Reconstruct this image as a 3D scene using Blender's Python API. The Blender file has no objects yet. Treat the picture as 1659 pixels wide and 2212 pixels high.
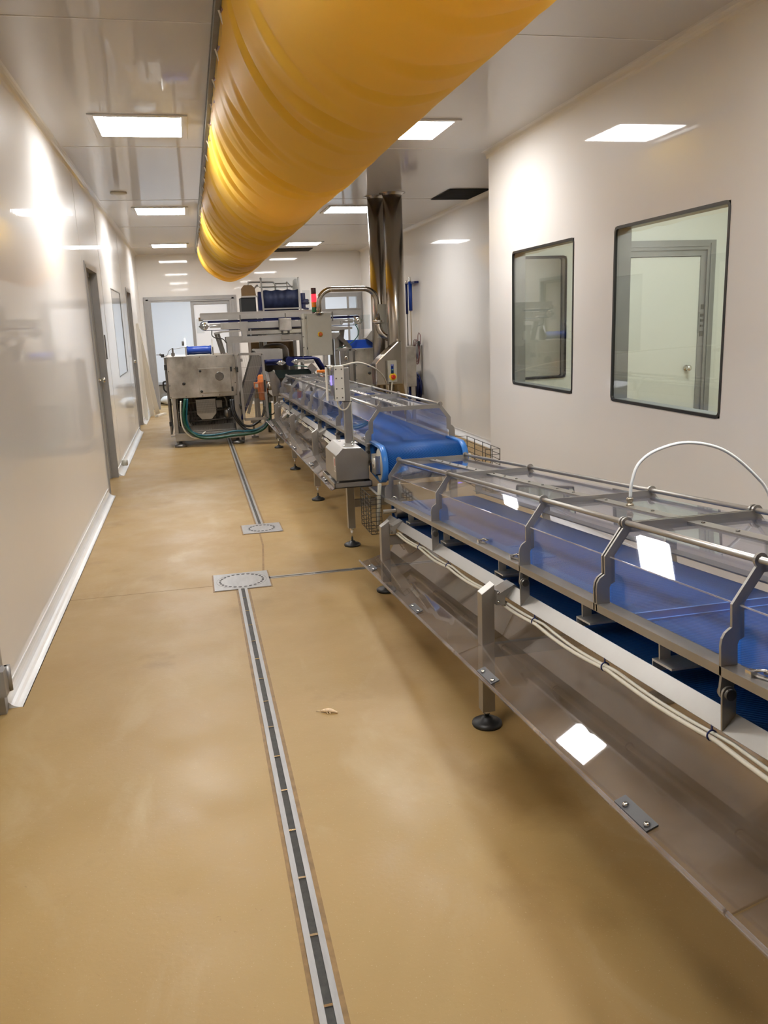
import bpy, bmesh, math, random
from mathutils import Vector, Matrix, noise
random.seed(7)
S = bpy.context.scene
COL = S.collection
PI = math.pi

# ---------------------------------------------------------------- camera, world, exposure
FPX = 1791.12
YAW, PITCH, ROLL = 0.217007, -0.226123, 0.037727
H = 1.6
f_ = Vector((math.sin(YAW)*math.cos(PITCH), math.cos(YAW)*math.cos(PITCH), math.sin(PITCH)))
r_ = Vector((math.cos(YAW), -math.sin(YAW), 0))
d_ = f_.cross(r_)
r2 = math.cos(ROLL)*r_ + math.sin(ROLL)*d_
d2 = -math.sin(ROLL)*r_ + math.cos(ROLL)*d_
cam_d = bpy.data.cameras.new('camera')
cam = bpy.data.objects.new('camera', cam_d)
COL.objects.link(cam)
cam.matrix_world = Matrix(((r2.x, -d2.x, -f_.x, 0), (r2.y, -d2.y, -f_.y, 0), (r2.z, -d2.z, -f_.z, H), (0, 0, 0, 1)))
cam_d.sensor_fit = 'HORIZONTAL'
cam_d.sensor_width = 36.0
cam_d.lens = 36.0*FPX/1659.0
cam_d.clip_start = 0.05
cam_d.clip_end = 200
S.camera = cam
w = bpy.data.worlds.new('world')
S.world = w
w.use_nodes = True
w.node_tree.nodes['Background'].inputs[0].default_value = (0.9, 0.93, 1, 1)
w.node_tree.nodes['Background'].inputs[1].default_value = 0.0
S.view_settings.view_transform = 'Standard'
S.view_settings.look = 'None'
S.view_settings.gamma = 1.0
S.view_settings.use_curve_mapping = False
S.view_settings.exposure = 0.0
LIGHT = 46.0        # emission of the ceiling panels of the hall
LIGHT_ROOM = 24.0   # ... of the room behind the windows
LIGHT_BACK = 44.0   # ... of the room behind the far doors
S.cycles.max_bounces = 12
S.cycles.diffuse_bounces = 5
S.cycles.glossy_bounces = 5
S.cycles.transmission_bounces = 6
S.cycles.transparent_max_bounces = 32
S.cycles.caustics_reflective = False
S.cycles.caustics_refractive = False
S.cycles.sample_clamp_indirect = 6.0

# ---------------------------------------------------------------- materials
MATS = {}
def newmat(name):
    m = bpy.data.materials.new(name)
    m.use_nodes = True
    m.node_tree.nodes.clear()
    MATS[name] = m
    return m, m.node_tree.nodes, m.node_tree.links

def N(nodes, t, **kw):
    n = nodes.new(t)
    for k, v in kw.items():
        setattr(n, k, v)
    return n

def coords(nodes, links, scale, kind='Object'):
    tc = N(nodes, 'ShaderNodeTexCoord')
    mp = N(nodes, 'ShaderNodeMapping')
    mp.inputs['Scale'].default_value = scale
    links.new(tc.outputs[kind], mp.inputs['Vector'])
    return mp.outputs['Vector']

def pbr(name, col, rough=0.5, metal=0.0, spec=0.5, var=0.0, vscale=(8, 8, 8), bump=0.0, bscale=(40, 40, 40), rvar=0.0,
        coat=0.0, coat_r=0.05, col2=None, emit=None, estr=0.0, sheen=0.0):
    m, n, l = newmat(name)
    out = N(n, 'ShaderNodeOutputMaterial')
    b = N(n, 'ShaderNodeBsdfPrincipled')
    l.new(b.outputs[0], out.inputs[0])
    b.inputs['Base Color'].default_value = (*col, 1)
    b.inputs['Roughness'].default_value = rough
    b.inputs['Metallic'].default_value = metal
    b.inputs['Specular IOR Level'].default_value = spec
    b.inputs['Coat Weight'].default_value = coat
    b.inputs['Coat Roughness'].default_value = coat_r
    if emit:
        b.inputs['Emission Color'].default_value = (*emit, 1)
        b.inputs['Emission Strength'].default_value = estr
    if var or rvar:
        v = coords(n, l, vscale)
        t = N(n, 'ShaderNodeTexNoise')
        t.inputs['Scale'].default_value = 1.0
        t.inputs['Detail'].default_value = 5
        t.inputs['Roughness'].default_value = 0.6
        l.new(v, t.inputs['Vector'])
        if var:
            r = N(n, 'ShaderNodeMapRange')
            r.inputs['From Min'].default_value = 0.3
            r.inputs['From Max'].default_value = 0.7
            l.new(t.outputs[0], r.inputs['Value'])
            mx = N(n, 'ShaderNodeMix', data_type='RGBA')
            mx.inputs[6].default_value = (*[c*(1-var) for c in col], 1)
            mx.inputs[7].default_value = (*(col2 or [min(1, c*(1+var)) for c in col]), 1)
            l.new(r.outputs[0], mx.inputs[0])
            l.new(mx.outputs[2], b.inputs['Base Color'])
        if rvar:
            r = N(n, 'ShaderNodeMapRange')
            r.inputs['From Min'].default_value = 0.3
            r.inputs['From Max'].default_value = 0.7
            r.inputs['To Min'].default_value = max(0.02, rough-rvar)
            r.inputs['To Max'].default_value = rough+rvar
            l.new(t.outputs[0], r.inputs['Value'])
            l.new(r.outputs[0], b.inputs['Roughness'])
    if bump:
        v = coords(n, l, bscale)
        t = N(n, 'ShaderNodeTexNoise')
        t.inputs['Scale'].default_value = 1.0
        t.inputs['Detail'].default_value = 3
        l.new(v, t.inputs['Vector'])
        bp = N(n, 'ShaderNodeBump')
        bp.inputs['Strength'].default_value = bump
        bp.inputs['Distance'].default_value = 0.01
        l.new(t.outputs[0], bp.inputs['Height'])
        l.new(bp.outputs[0], b.inputs['Normal'])
    return m

ANISO = 0.25
def panel_mat(name, col, bscale):
    """glossy wall and ceiling laminate: satin body under a clear, faintly rippled skin"""
    m, n, l = newmat(name)
    out = N(n, 'ShaderNodeOutputMaterial')
    b = N(n, 'ShaderNodeBsdfPrincipled')
    l.new(b.outputs[0], out.inputs[0])
    v = coords(n, l, (0.7, 0.7, 0.4))
    t = N(n, 'ShaderNodeTexNoise')
    t.inputs['Scale'].default_value = 1.0
    t.inputs['Detail'].default_value = 4
    l.new(v, t.inputs['Vector'])
    mx = N(n, 'ShaderNodeMix', data_type='RGBA')
    mx.inputs[6].default_value = (*[c*0.96 for c in col], 1)
    mx.inputs[7].default_value = (*[min(1, c*1.03) for c in col], 1)
    l.new(t.outputs[0], mx.inputs[0])
    l.new(mx.outputs[2], b.inputs['Base Color'])
    b.inputs['Roughness'].default_value = 0.36
    b.inputs['Anisotropic'].default_value = 0.75
    b.inputs['Anisotropic Rotation'].default_value = ANISO
    tg = N(n, 'ShaderNodeTangent', direction_type='RADIAL', axis='Z')
    l.new(tg.outputs[0], b.inputs['Tangent'])
    b.inputs['Specular IOR Level'].default_value = 0.03
    b.inputs['Coat Weight'].default_value = 0.65
    b.inputs['Coat IOR'].default_value = 1.5
    b.inputs['Coat Roughness'].default_value = 0.035
    v2 = coords(n, l, bscale)
    t2 = N(n, 'ShaderNodeTexNoise')
    t2.inputs['Scale'].default_value = 1.0
    t2.inputs['Detail'].default_value = 2
    l.new(v2, t2.inputs['Vector'])
    bp = N(n, 'ShaderNodeBump')
    bp.inputs['Strength'].default_value = 0.022
    bp.inputs['Distance'].default_value = 0.01
    l.new(t2.outputs[0], bp.inputs['Height'])
    l.new(bp.outputs[0], b.inputs['Coat Normal'])
    l.new(bp.outputs[0], b.inputs['Normal'])
    return m

panel_mat('wall', (0.76, 0.742, 0.72), (14, 14, 3))
panel_mat('ceiling', (0.63, 0.61, 0.59), (3, 10, 3))
panel_mat('wall_pale', (0.72, 0.73, 0.68), (10, 10, 3))
pbr('room_white', (0.75, 0.78, 0.83), 0.5)
pbr('cove_white', (0.78, 0.79, 0.80), 0.22, var=0.04, vscale=(3, 3, 3), coat=0.4)
pbr('aluminium', (0.34, 0.335, 0.33), 0.38, metal=0.55, var=0.05)
pbr('steel', (0.44, 0.42, 0.385), 0.30, metal=1.0, var=0.10, vscale=(5, 5, 9), rvar=0.06)
pbr('steel_bright', (0.72, 0.70, 0.66), 0.20, metal=1.0, var=0.05)
pbr('steel_satin', (0.37, 0.355, 0.33), 0.36, metal=0.85, var=0.07, vscale=(6, 6, 6), rvar=0.05)
pbr('steel_panel', (0.37, 0.345, 0.30), 0.36, metal=0.95, var=0.30, vscale=(3.2, 3.2, 2.6), rvar=0.10, col2=(0.58, 0.55, 0.50))
pbr('steel_pipe', (0.40, 0.36, 0.31), 0.23, metal=1.0, var=0.12, vscale=(9, 9, 1.5), rvar=0.05)
pbr('drain_steel', (0.33, 0.33, 0.33), 0.42, metal=0.35, var=0.12, vscale=(25, 6, 25))
pbr('steel_light', (0.62, 0.61, 0.59), 0.42, metal=0.5)
pbr('steel_mid', (0.20, 0.19, 0.175), 0.4, metal=0.85)
pbr('trim_white', (0.78, 0.76, 0.70), 0.4)
pbr('flight_blue', (0.09, 0.27, 0.70), 0.4)
pbr('clip_grey', (0.055, 0.055, 0.058), 0.4)
pbr('steel_dark', (0.17, 0.16, 0.145), 0.35, metal=0.9, var=0.2)
pbr('wire_dark', (0.05, 0.045, 0.04), 0.45, metal=0.5)
pbr('grey_paint', (0.40, 0.385, 0.32), 0.45, var=0.04)
pbr('black_rubber', (0.012, 0.012, 0.012), 0.45)
pbr('black_void', (0.010, 0.010, 0.010), 0.8)
pbr('vent_black', (0.018, 0.017, 0.016), 0.6)
pbr('drain_dark', (0.025, 0.024, 0.02), 0.6, var=0.4, vscale=(40, 40, 40))
pbr('white_plastic', (0.72, 0.70, 0.64), 0.35)
pbr('white_tube', (0.80, 0.84, 0.84), 0.35)
pbr('cable_white', (0.62, 0.59, 0.50), 0.45)
pbr('bolt', (0.75, 0.74, 0.72), 0.18, metal=1.0)
pbr('brass', (0.30, 0.26, 0.20), 0.35, metal=1.0)
pbr('navy', (0.006, 0.010, 0.070), 0.42, spec=0.3, var=0.2)
pbr('navy_film', (0.020, 0.026, 0.060), 0.55, spec=0.25, var=0.4, vscale=(9, 9, 9))
pbr('blue_plastic', (0.004, 0.045, 0.32), 0.35)
pbr('blue_tie', (0.004, 0.012, 0.10), 0.4)
pbr('green_hose', (0.002, 0.055, 0.030), 0.30)
pbr('teal_hose', (0.003, 0.085, 0.12), 0.30)
pbr('black_hose', (0.008, 0.008, 0.009), 0.32)
pbr('green_belt', (0.002, 0.012, 0.008), 0.5)
pbr('orange', (0.80, 0.20, 0.010), 0.42, var=0.08)
pbr('brown_board', (0.115, 0.060, 0.014), 0.5, var=0.12)
pbr('yellow_plastic', (0.80, 0.55, 0.03), 0.4)
pbr('red_button', (0.55, 0.03, 0.01), 0.35)
pbr('orange_button', (0.50, 0.10, 0.02), 0.35)
pbr('red_cap', (0.30, 0.010, 0.012), 0.35)
pbr('amber_lens', (0.75, 0.22, 0.005), 0.25)
pbr('green_lens', (0.003, 0.12, 0.035), 0.25)
pbr('dark_lens', (0.06, 0.010, 0.012), 0.25)
pbr('red_glow', (0.8, 0.02, 0.03), 0.3, emit=(1.0, 0.015, 0.03), estr=2.6)
pbr('violet_glow', (0.2, 0.15, 0.8), 0.3, emit=(0.25, 0.18, 1.0), estr=2.2)
pbr('sealant', (0.20, 0.115, 0.035), 0.5, var=0.25, vscale=(20, 20, 20))
pbr('shrimp', (0.75, 0.58, 0.38), 0.4, var=0.2, vscale=(120, 120, 120))
pbr('sticker', (0.75, 0.70, 0.64), 0.4)
pbr('ink_dark', (0.05, 0.03, 0.03), 0.5)
pbr('ink_red', (0.45, 0.10, 0.09), 0.5)
pbr('red_cable', (0.11, 0.012, 0.014), 0.4)
pbr('pole_tan', (0.45, 0.38, 0.27), 0.45)
pbr('bag_white', (0.75, 0.77, 0.78), 0.35)
pbr('blind_grey', (0.33, 0.34, 0.345), 0.12, coat=0.6)

def emit_mat(name, col, strength):
    m, n, l = newmat(name)
    out = N(n, 'ShaderNodeOutputMaterial')
    e = N(n, 'ShaderNodeEmission')
    e.inputs[0].default_value = (*col, 1)
    e.inputs[1].default_value = strength
    l.new(e.outputs[0], out.inputs[0])
emit_mat('lamp', (1.0, 0.992, 0.985), LIGHT)
emit_mat('lamp_room', (0.99, 1.0, 0.94), LIGHT_ROOM)
emit_mat('lamp_back', (0.86, 0.93, 1.0), LIGHT_BACK)

def clear_mat(name, tint, ior=1.49, rough=0.02, dirt=0.0, dirtcol=(0.6, 0.58, 0.55)):
    """thin clear sheet: tinted transparency with a fresnel gloss, a little haze of dust and scratches"""
    m, n, l = newmat(name)
    out = N(n, 'ShaderNodeOutputMaterial')
    tr = N(n, 'ShaderNodeBsdfTransparent')
    tr.inputs[0].default_value = (*tint, 1)
    g = N(n, 'ShaderNodeBsdfGlossy')
    g.inputs['Roughness'].default_value = rough
    g.inputs['Color'].default_value = (0.95, 0.96, 1, 1)
    fr = N(n, 'ShaderNodeFresnel')
    ge = N(n, 'ShaderNodeNewGeometry')
    io = N(n, 'ShaderNodeMapRange')
    io.inputs['To Min'].default_value = ior
    io.inputs['To Max'].default_value = 1.0/ior
    l.new(ge.outputs['Backfacing'], io.inputs['Value'])
    l.new(io.outputs[0], fr.inputs[0])
    mx = N(n, 'ShaderNodeMixShader')
    l.new(fr.outputs[0], mx.inputs[0])
    l.new(tr.outputs[0], mx.inputs[1])
    l.new(g.outputs[0], mx.inputs[2])
    last = mx
    if dirt:
        df = N(n, 'ShaderNodeBsdfDiffuse')
        df.inputs[0].default_value = (*dirtcol, 1)
        v = coords(n, l, (5, 5, 5))
        t = N(n, 'ShaderNodeTexNoise')
        t.inputs['Scale'].default_value = 1.0
        t.inputs['Detail'].default_value = 6
        l.new(v, t.inputs['Vector'])
        r = N(n, 'ShaderNodeMapRange')
        r.inputs['From Min'].default_value = 0.35
        r.inputs['From Max'].default_value = 0.75
        r.inputs['To Min'].default_value = dirt*0.35
        r.inputs['To Max'].default_value = dirt*1.6
        l.new(t.outputs[0], r.inputs['Value'])
        m2 = N(n, 'ShaderNodeMixShader')
        l.new(r.outputs[0], m2.inputs[0])
        l.new(mx.outputs[0], m2.inputs[1])
        l.new(df.outputs[0], m2.inputs[2])
        last = m2
    l.new(last.outputs[0], out.inputs[0])
clear_mat('poly_hood', (0.90, 0.905, 0.93), dirt=0.020, dirtcol=(0.58, 0.59, 0.62))
clear_mat('poly_tray', (0.86, 0.83, 0.81), dirt=0.075, dirtcol=(0.52, 0.48, 0.45))
clear_mat('poly_edge', (0.82, 0.80, 0.80), dirt=0.28, dirtcol=(0.62, 0.58, 0.57))
clear_mat('window_glass', (0.92, 0.955, 0.93), rough=0.003)
clear_mat('clear_guard', (0.90, 0.92, 0.93), dirt=0.02)

# floor: mottled ochre resin with a satin seal
m, n, l = newmat('floor')
out = N(n, 'ShaderNodeOutputMaterial')
b = N(n, 'ShaderNodeBsdfPrincipled')
l.new(b.outputs[0], out.inputs[0])
def floor_noise(scale, detail, rough=0.55, dist=0.0, sc=(1, 1, 1)):
    v = coords(n, l, sc)
    t = N(n, 'ShaderNodeTexNoise')
    t.inputs['Scale'].default_value = scale
    t.inputs['Detail'].default_value = detail
    t.inputs['Roughness'].default_value = rough
    t.inputs['Distortion'].default_value = dist
    l.new(v, t.inputs['Vector'])
    return t.outputs[0]
def mr(src, a, b2, c=0.0, d=1.0):
    r = N(n, 'ShaderNodeMapRange')
    r.inputs['From Min'].default_value = a
    r.inputs['From Max'].default_value = b2
    r.inputs['To Min'].default_value = c
    r.inputs['To Max'].default_value = d
    l.new(src, r.inputs['Value'])
    return r.outputs[0]
def mixc(fac, a, b2, mode='MIX'):
    x = N(n, 'ShaderNodeMix', data_type='RGBA', blend_type=mode)
    l.new(fac, x.inputs[0])
    for i, c in ((6, a), (7, b2)):
        if isinstance(c, tuple):
            x.inputs[i].default_value = (*c, 1)
        else:
            l.new(c, x.inputs[i])
    return x.outputs[2]
c0 = mixc(mr(floor_noise(0.9, 5, 0.6, 0.6), 0.32, 0.68), (0.300, 0.192, 0.068), (0.355, 0.240, 0.096))
c1 = mixc(mr(floor_noise(2.3, 6, 0.6, 0.8, (1, 0.5, 1)), 0.56, 0.78), c0, (0.39, 0.29, 0.15))
c2 = mixc(mr(floor_noise(1.7, 5, 0.6, 0.3), 0.60, 0.80), c1, (0.215, 0.128, 0.040))
c3 = mixc(mr(floor_noise(160, 2, 0.5), 0.66, 0.74, 0, 0.45), c2, (0.52, 0.40, 0.24))
c4 = mixc(mr(floor_noise(38, 3, 0.5, 1.5), 0.73, 0.77, 0, 0.38), c3, (0.20, 0.115, 0.045))
def dark_patch(cx, cy, rx, ry, amt):
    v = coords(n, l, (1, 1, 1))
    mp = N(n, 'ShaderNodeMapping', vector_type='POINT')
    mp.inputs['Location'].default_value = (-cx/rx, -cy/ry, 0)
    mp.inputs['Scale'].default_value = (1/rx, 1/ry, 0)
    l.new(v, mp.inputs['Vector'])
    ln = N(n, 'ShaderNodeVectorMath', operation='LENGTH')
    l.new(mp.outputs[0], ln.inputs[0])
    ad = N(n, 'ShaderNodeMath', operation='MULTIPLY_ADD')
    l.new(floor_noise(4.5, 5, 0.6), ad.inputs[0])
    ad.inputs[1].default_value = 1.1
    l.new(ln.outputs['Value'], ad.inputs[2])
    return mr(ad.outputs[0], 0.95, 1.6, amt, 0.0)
c5 = mixc(dark_patch(1.02, 2.42, 0.22, 0.26, 0.75), c4, (0.165, 0.092, 0.022))  # floor stain beside the near conveyor, with part of its shadow painted in
c6 = mixc(dark_patch(1.05, 3.70, 0.24, 0.40, 0.55), c5, (0.20, 0.112, 0.028))
c7 = mixc(dark_patch(0.74, 3.42, 0.20, 0.18, 0.35), c6, (0.24, 0.135, 0.040))
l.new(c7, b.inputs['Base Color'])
l.new(mr(floor_noise(3.0, 5, 0.6), 0.3, 0.7, 0.34, 0.52), b.inputs['Roughness'])
b.inputs['Specular IOR Level'].default_value = 0.42
bp = N(n, 'ShaderNodeBump')
bp.inputs['Strength'].default_value = 0.12
bp.inputs['Distance'].default_value = 0.004
l.new(floor_noise(55, 3), bp.inputs['Height'])
l.new(bp.outputs[0], b.inputs['Normal'])

# belt: blue, finely ribbed plastic
m, n, l = newmat('belt_blue')
out = N(n, 'ShaderNodeOutputMaterial')
b = N(n, 'ShaderNodeBsdfPrincipled')
l.new(b.outputs[0], out.inputs[0])
b.inputs['Base Color'].default_value = (0.004, 0.075, 0.42, 1)
b.inputs['Roughness'].default_value = 0.48
b.inputs['Specular IOR Level'].default_value = 0.12
v = coords(n, l, (1, 1, 1))
wv = N(n, 'ShaderNodeTexWave', wave_type='BANDS', bands_direction='DIAGONAL')
wv.inputs['Scale'].default_value = 34.0
l.new(v, wv.inputs['Vector'])
bp = N(n, 'ShaderNodeBump')
bp.inputs['Strength'].default_value = 0.35
bp.inputs['Distance'].default_value = 0.004
l.new(wv.outputs[0], bp.inputs['Height'])
l.new(bp.outputs[0], b.inputs['Normal'])
mx = N(n, 'ShaderNodeMix', data_type='RGBA')
mx.inputs[6].default_value = (0.006, 0.052, 0.225, 1)
mx.inputs[7].default_value = (0.009, 0.088, 0.32, 1)
l.new(wv.outputs[0], mx.inputs[0])
l.new(mx.outputs[2], b.inputs['Base Color'])
pbr('belt_flight', (0.035, 0.20, 0.62), 0.35)

# yellow textile of the air duct: thin cloth that passes some light
m, n, l = newmat('duct_cloth')
out = N(n, 'ShaderNodeOutputMaterial')
b = N(n, 'ShaderNodeBsdfPrincipled')
b.inputs['Base Color'].default_value = (0.92, 0.60, 0.075, 1)
b.inputs['Roughness'].default_value = 0.55
b.inputs['Specular IOR Level'].default_value = 0.25
b.inputs['Sheen Weight'].default_value = 0.06
b.inputs['Sheen Tint'].default_value = (1.0, 0.85, 0.5, 1)
t = N(n, 'ShaderNodeBsdfTranslucent')
t.inputs[0].default_value = (0.95, 0.60, 0.07, 1)
mx = N(n, 'ShaderNodeMixShader')
mx.inputs[0].default_value = 0.42
l.new(b.outputs[0], mx.inputs[1])
l.new(t.outputs[0], mx.inputs[2])
l.new(mx.outputs[0], out.inputs[0])
pbr('duct_hem', (0.16, 0.045, 0.018), 0.6)

# ---------------------------------------------------------------- mesh helpers
OFF = {}
class MB:
    def __init__(self, M=None):
        self.bm = bmesh.new()
        self.M = M
    def v(self, p):
        p = Vector(p)
        return self.bm.verts.new(self.M(p) if self.M else p)
    def face(self, vs, smooth=False):
        try:
            fc = self.bm.faces.new(vs)
            fc.smooth = smooth
            return fc
        except ValueError:
            return None
    def box(self, a, b):
        x0, x1 = sorted((a[0], b[0])); y0, y1 = sorted((a[1], b[1])); z0, z1 = sorted((a[2], b[2]))
        vs = [self.v(p) for p in ((x0, y0, z0), (x1, y0, z0), (x1, y1, z0), (x0, y1, z0), (x0, y0, z1), (x1, y0, z1), (x1, y1, z1), (x0, y1, z1))]
        for q in ((3, 2, 1, 0), (4, 5, 6, 7), (0, 1, 5, 4), (1, 2, 6, 5), (2, 3, 7, 6), (3, 0, 4, 7)):
            self.face([vs[i] for i in q])
        return self
    def bar(self, p, q, wx, wy, up=(0, 0, 1)):
        """square bar from p to q, section wx by wy"""
        p = Vector(p); q = Vector(q)
        t = (q-p).normalized(); u = Vector(up)
        if abs(t.dot(u)) > 0.98:
            u = Vector((0, 1, 0))
        s = t.cross(u).normalized(); u = s.cross(t)
        ring = [s*a*wx/2+u*c*wy/2 for a, c in ((-1, -1), (1, -1), (1, 1), (-1, 1))]
        A = [self.v(p+o) for o in ring]; B = [self.v(q+o) for o in ring]
        for i in range(4):
            j = (i+1) % 4
            self.face([A[i], A[j], B[j], B[i]])
        self.face(A[::-1]); self.face(B)
        return self
    def tube(self, pts, r, n=10, closed=False, cap=True):
        pts = [Vector(p) for p in pts]
        rings = []
        k = len(pts)
        nrm = None
        for i, p in enumerate(pts):
            if closed:
                t = (pts[(i+1) % k]-pts[i-1]).normalized()
            else:
                t = (pts[min(i+1, k-1)]-pts[max(i-1, 0)]).normalized()
            if nrm is None:
                a = Vector((0, 0, 1)) if abs(t.z) < 0.9 else Vector((1, 0, 0))
                nrm = t.cross(a).normalized()
            else:
                nrm = (nrm-t*nrm.dot(t)).normalized()
            bn = t.cross(nrm)
            rr = r[i] if isinstance(r, (list, tuple)) else r
            rings.append([self.v(p+(nrm*math.cos(2*PI*j/n)+bn*math.sin(2*PI*j/n))*rr) for j in range(n)])
        for i in range(k if closed else k-1):
            A = rings[i]; B = rings[(i+1) % k]
            for j in range(n):
                self.face([A[j], A[(j+1) % n], B[(j+1) % n], B[j]], True)
        if cap and not closed:
            self.face(rings[0][::-1]); self.face(rings[-1])
        return self
    def cyl(self, p, q, r, n=20, r2=None):
        return self.tube([p, q], [r, r if r2 is None else r2], n)
    def lathe(self, c, prof, n=28, axis='z'):
        """prof: (radius, height) pairs about an axis through c"""
        c = Vector(c); rings = []
        for r, h in prof:
            ring = []
            for j in range(n):
                a = 2*PI*j/n
                x, y = r*math.cos(a), r*math.sin(a)
                o = {'z': (x, y, h), 'y': (x, h, y), 'x': (h, x, y)}[axis]
                ring.append(self.v(c+Vector(o)))
            rings.append(ring)
        for A, B in zip(rings, rings[1:]):
            for j in range(n):
                self.face([A[j], A[(j+1) % n], B[(j+1) % n], B[j]], True)
        self.face(rings[0][::-1]); self.face(rings[-1])
        return self
    def prism(self, poly, axis, a, b, smooth=False):
        """poly in the plane across axis: 'y' -> (x, z), 'x' -> (y, z), 'z' -> (x, y)"""
        def P(p, t):
            return {'y': (p[0], t, p[1]), 'x': (t, p[0], p[1]), 'z': (p[0], p[1], t)}[axis]
        A = [self.v(P(p, a)) for p in poly]; B = [self.v(P(p, b)) for p in poly]
        k = len(poly)
        for i in range(k):
            j = (i+1) % k
            self.face([A[i], A[j], B[j], B[i]], smooth)
        self.face(A[::-1]); self.face(B)
        return self
    def sheet(self, prof, a, b, th, axis='y'):
        """open profile of given thickness extruded along an axis"""
        P2 = []
        k = len(prof)
        for i, p in enumerate(prof):
            p0 = prof[max(i-1, 0)]; p1 = prof[min(i+1, k-1)]
            d = Vector((p1[0]-p0[0], p1[1]-p0[1])).normalized()
            nn = Vector((-d.y, d.x))*th
            P2.append((p[0]+nn.x, p[1]+nn.y))
        return self.prism(list(prof)+P2[::-1], axis, a, b)
    def ico(self, c, r, sub=2, sc=(1, 1, 1)):
        g = bmesh.ops.create_icosphere(self.bm, subdivisions=sub, radius=r)
        for vv in g['verts']:
            p = Vector((vv.co.x*sc[0], vv.co.y*sc[1], vv.co.z*sc[2]))+Vector(c)
            vv.co = self.M(p) if self.M else p
        for vv in g['verts']:
            for fc in vv.link_faces:
                fc.smooth = True
        return self
    def build(self, name, mat, parent=None, bevel=0.0):
        if parent is not None:
            off = OFF[parent]
            for vv in self.bm.verts:
                vv.co -= off
        else:
            off = Vector((0, 0, 0))
        bmesh.ops.recalc_face_normals(self.bm, faces=self.bm.faces)
        me = bpy.data.meshes.new(name)
        self.bm.to_mesh(me); self.bm.free()
        o = bpy.data.objects.new(name, me)
        COL.objects.link(o)
        me.materials.append(MATS[mat])
        if parent is not None:
            o.parent = parent
        if bevel:
            md = o.modifiers.new('bevel', 'BEVEL')
            md.width = bevel; md.segments = 2; md.limit_method = 'ANGLE'; md.angle_limit = 0.6
        OFF[o] = off
        return o

def tag(o, label=None, cat=None, group=None, kind=None):
    for k, v in (('label', label), ('category', cat), ('group', group), ('kind', kind)):
        if v:
            o[k] = v
    return o

def thing(name, label, cat, loc, group=None):
    o = bpy.data.objects.new(name, None)
    COL.objects.link(o)
    o.location = loc
    OFF[o] = Vector(loc)
    o.empty_display_size = 0.1
    return tag(o, label, cat, group)

def struct(name, mb, mat, bevel=0.0, parent=None):
    o = mb.build(name, mat, parent, bevel)
    if parent is None:
        o['kind'] = 'structure'
    return o

def copy_tree(src, loc, label):
    r = src.copy(); COL.objects.link(r); r.location = loc; r['label'] = label
    for ch in list(src.children):
        c = ch.copy(); COL.objects.link(c); c.parent = r
        for g in list(ch.children):
            d = g.copy(); COL.objects.link(d); d.parent = c
    return r

def arc(c, r, a0, a1, n=8):
    return [(c[0]+r*math.cos(a0+(a1-a0)*i/n), c[1]+r*math.sin(a0+(a1-a0)*i/n)) for i in range(n+1)]

def smooth_path(pts, k=8):
    """Catmull-Rom through the points"""
    P = [Vector(p) for p in pts]
    P = [2*P[0]-P[1]]+P+[2*P[-1]-P[-2]]
    out = []
    for i in range(1, len(P)-2):
        for j in range(k):
            t = j/k
            out.append(0.5*((2*P[i])+(P[i+1]-P[i-1])*t+(2*P[i-1]-5*P[i]+4*P[i+1]-P[i+2])*t*t+(3*P[i]-P[i-1]-3*P[i+1]+P[i+2])*t**3))
    out.append(P[-2])
    return out

def slab(mb, axis, a, b, u0, u1, z0, z1, holes):
    """wall slab between a and b on an axis, spanning u0..u1, z0..z1, minus rectangular holes (u0,u1,z0,z1)"""
    us = sorted({u0, u1, *[h[0] for h in holes], *[h[1] for h in holes]})
    for ua, ub in zip(us, us[1:]):
        hs = sorted([(h[2], h[3]) for h in holes if h[0] <= ua+1e-6 and h[1] >= ub-1e-6])
        z = z0
        for ha, hb in hs+[(z1, z1)]:
            if ha > z+1e-6:
                if axis == 'x':
                    mb.box((a, ua, z), (b, ub, ha))
                else:
                    mb.box((ua, a, z), (ub, b, ha))
            z = max(z, hb)
    return mb

# ---------------------------------------------------------------- the hall
WL, XR, XF, YC, YB, ZC = -0.925, 2.755, 3.60, 7.57, 17.7, 3.05
Y0 = -4.0
YFAR = 22.5
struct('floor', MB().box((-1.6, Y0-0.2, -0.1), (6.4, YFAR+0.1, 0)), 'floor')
struct('ceiling', MB().box((-1.6, Y0-0.2, ZC), (6.4, YFAR+0.1, ZC+0.1)), 'ceiling')
d1 = (8.64, 9.64, 0.0, 2.235)
d2h = (14.0, 14.96, 0.0, 2.235)
d3 = (2.60, 3.63, 0.0, 2.235)
win = (11.3, 12.74, 1.016, 2.134)
struct('wall_left', slab(MB(), 'x', WL-0.12, WL, Y0, YB+0.1, 0, ZC, [d1, d2h, d3, win]), 'wall')
wa = (3.975, 5.193, 1.017, 2.140)
wb = (5.792, 6.994, 1.017, 2.136)
struct('wall_right', slab(MB(), 'x', XR, XR+0.10, Y0, YC, 0, ZC, [wa, wb]), 'wall')
wend = (2.93, 3.485, 1.01, 2.13)
dend = (3.98, 4.95, 0.0, 2.16)
struct('wall_end', slab(MB(), 'y', YC-0.08, YC, XR+0.10, 6.2, 0, ZC, [wend, dend]), 'wall_pale')
struct('wall_far_right', MB().box((XF, YC, 0), (XF+0.1, YB, ZC)), 'wall')
db1 = (-0.75, 0.88, 0.0, 2.15)
db2 = (2.80, 3.50, 0.0, 2.14)
struct('wall_back', slab(MB(), 'y', YB, YB+0.1, WL-0.12, XF+0.1, 0, ZC, [db1, db2]), 'wall')
struct('wall_front', MB().box((WL-0.12, Y0-0.1, 0), (6.2, Y0, ZC)), 'wall')
# room behind the windows
struct('wall_room_side', MB().box((6.1, Y0, 0), (6.2, YC, ZC)), 'wall_pale')
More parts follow.
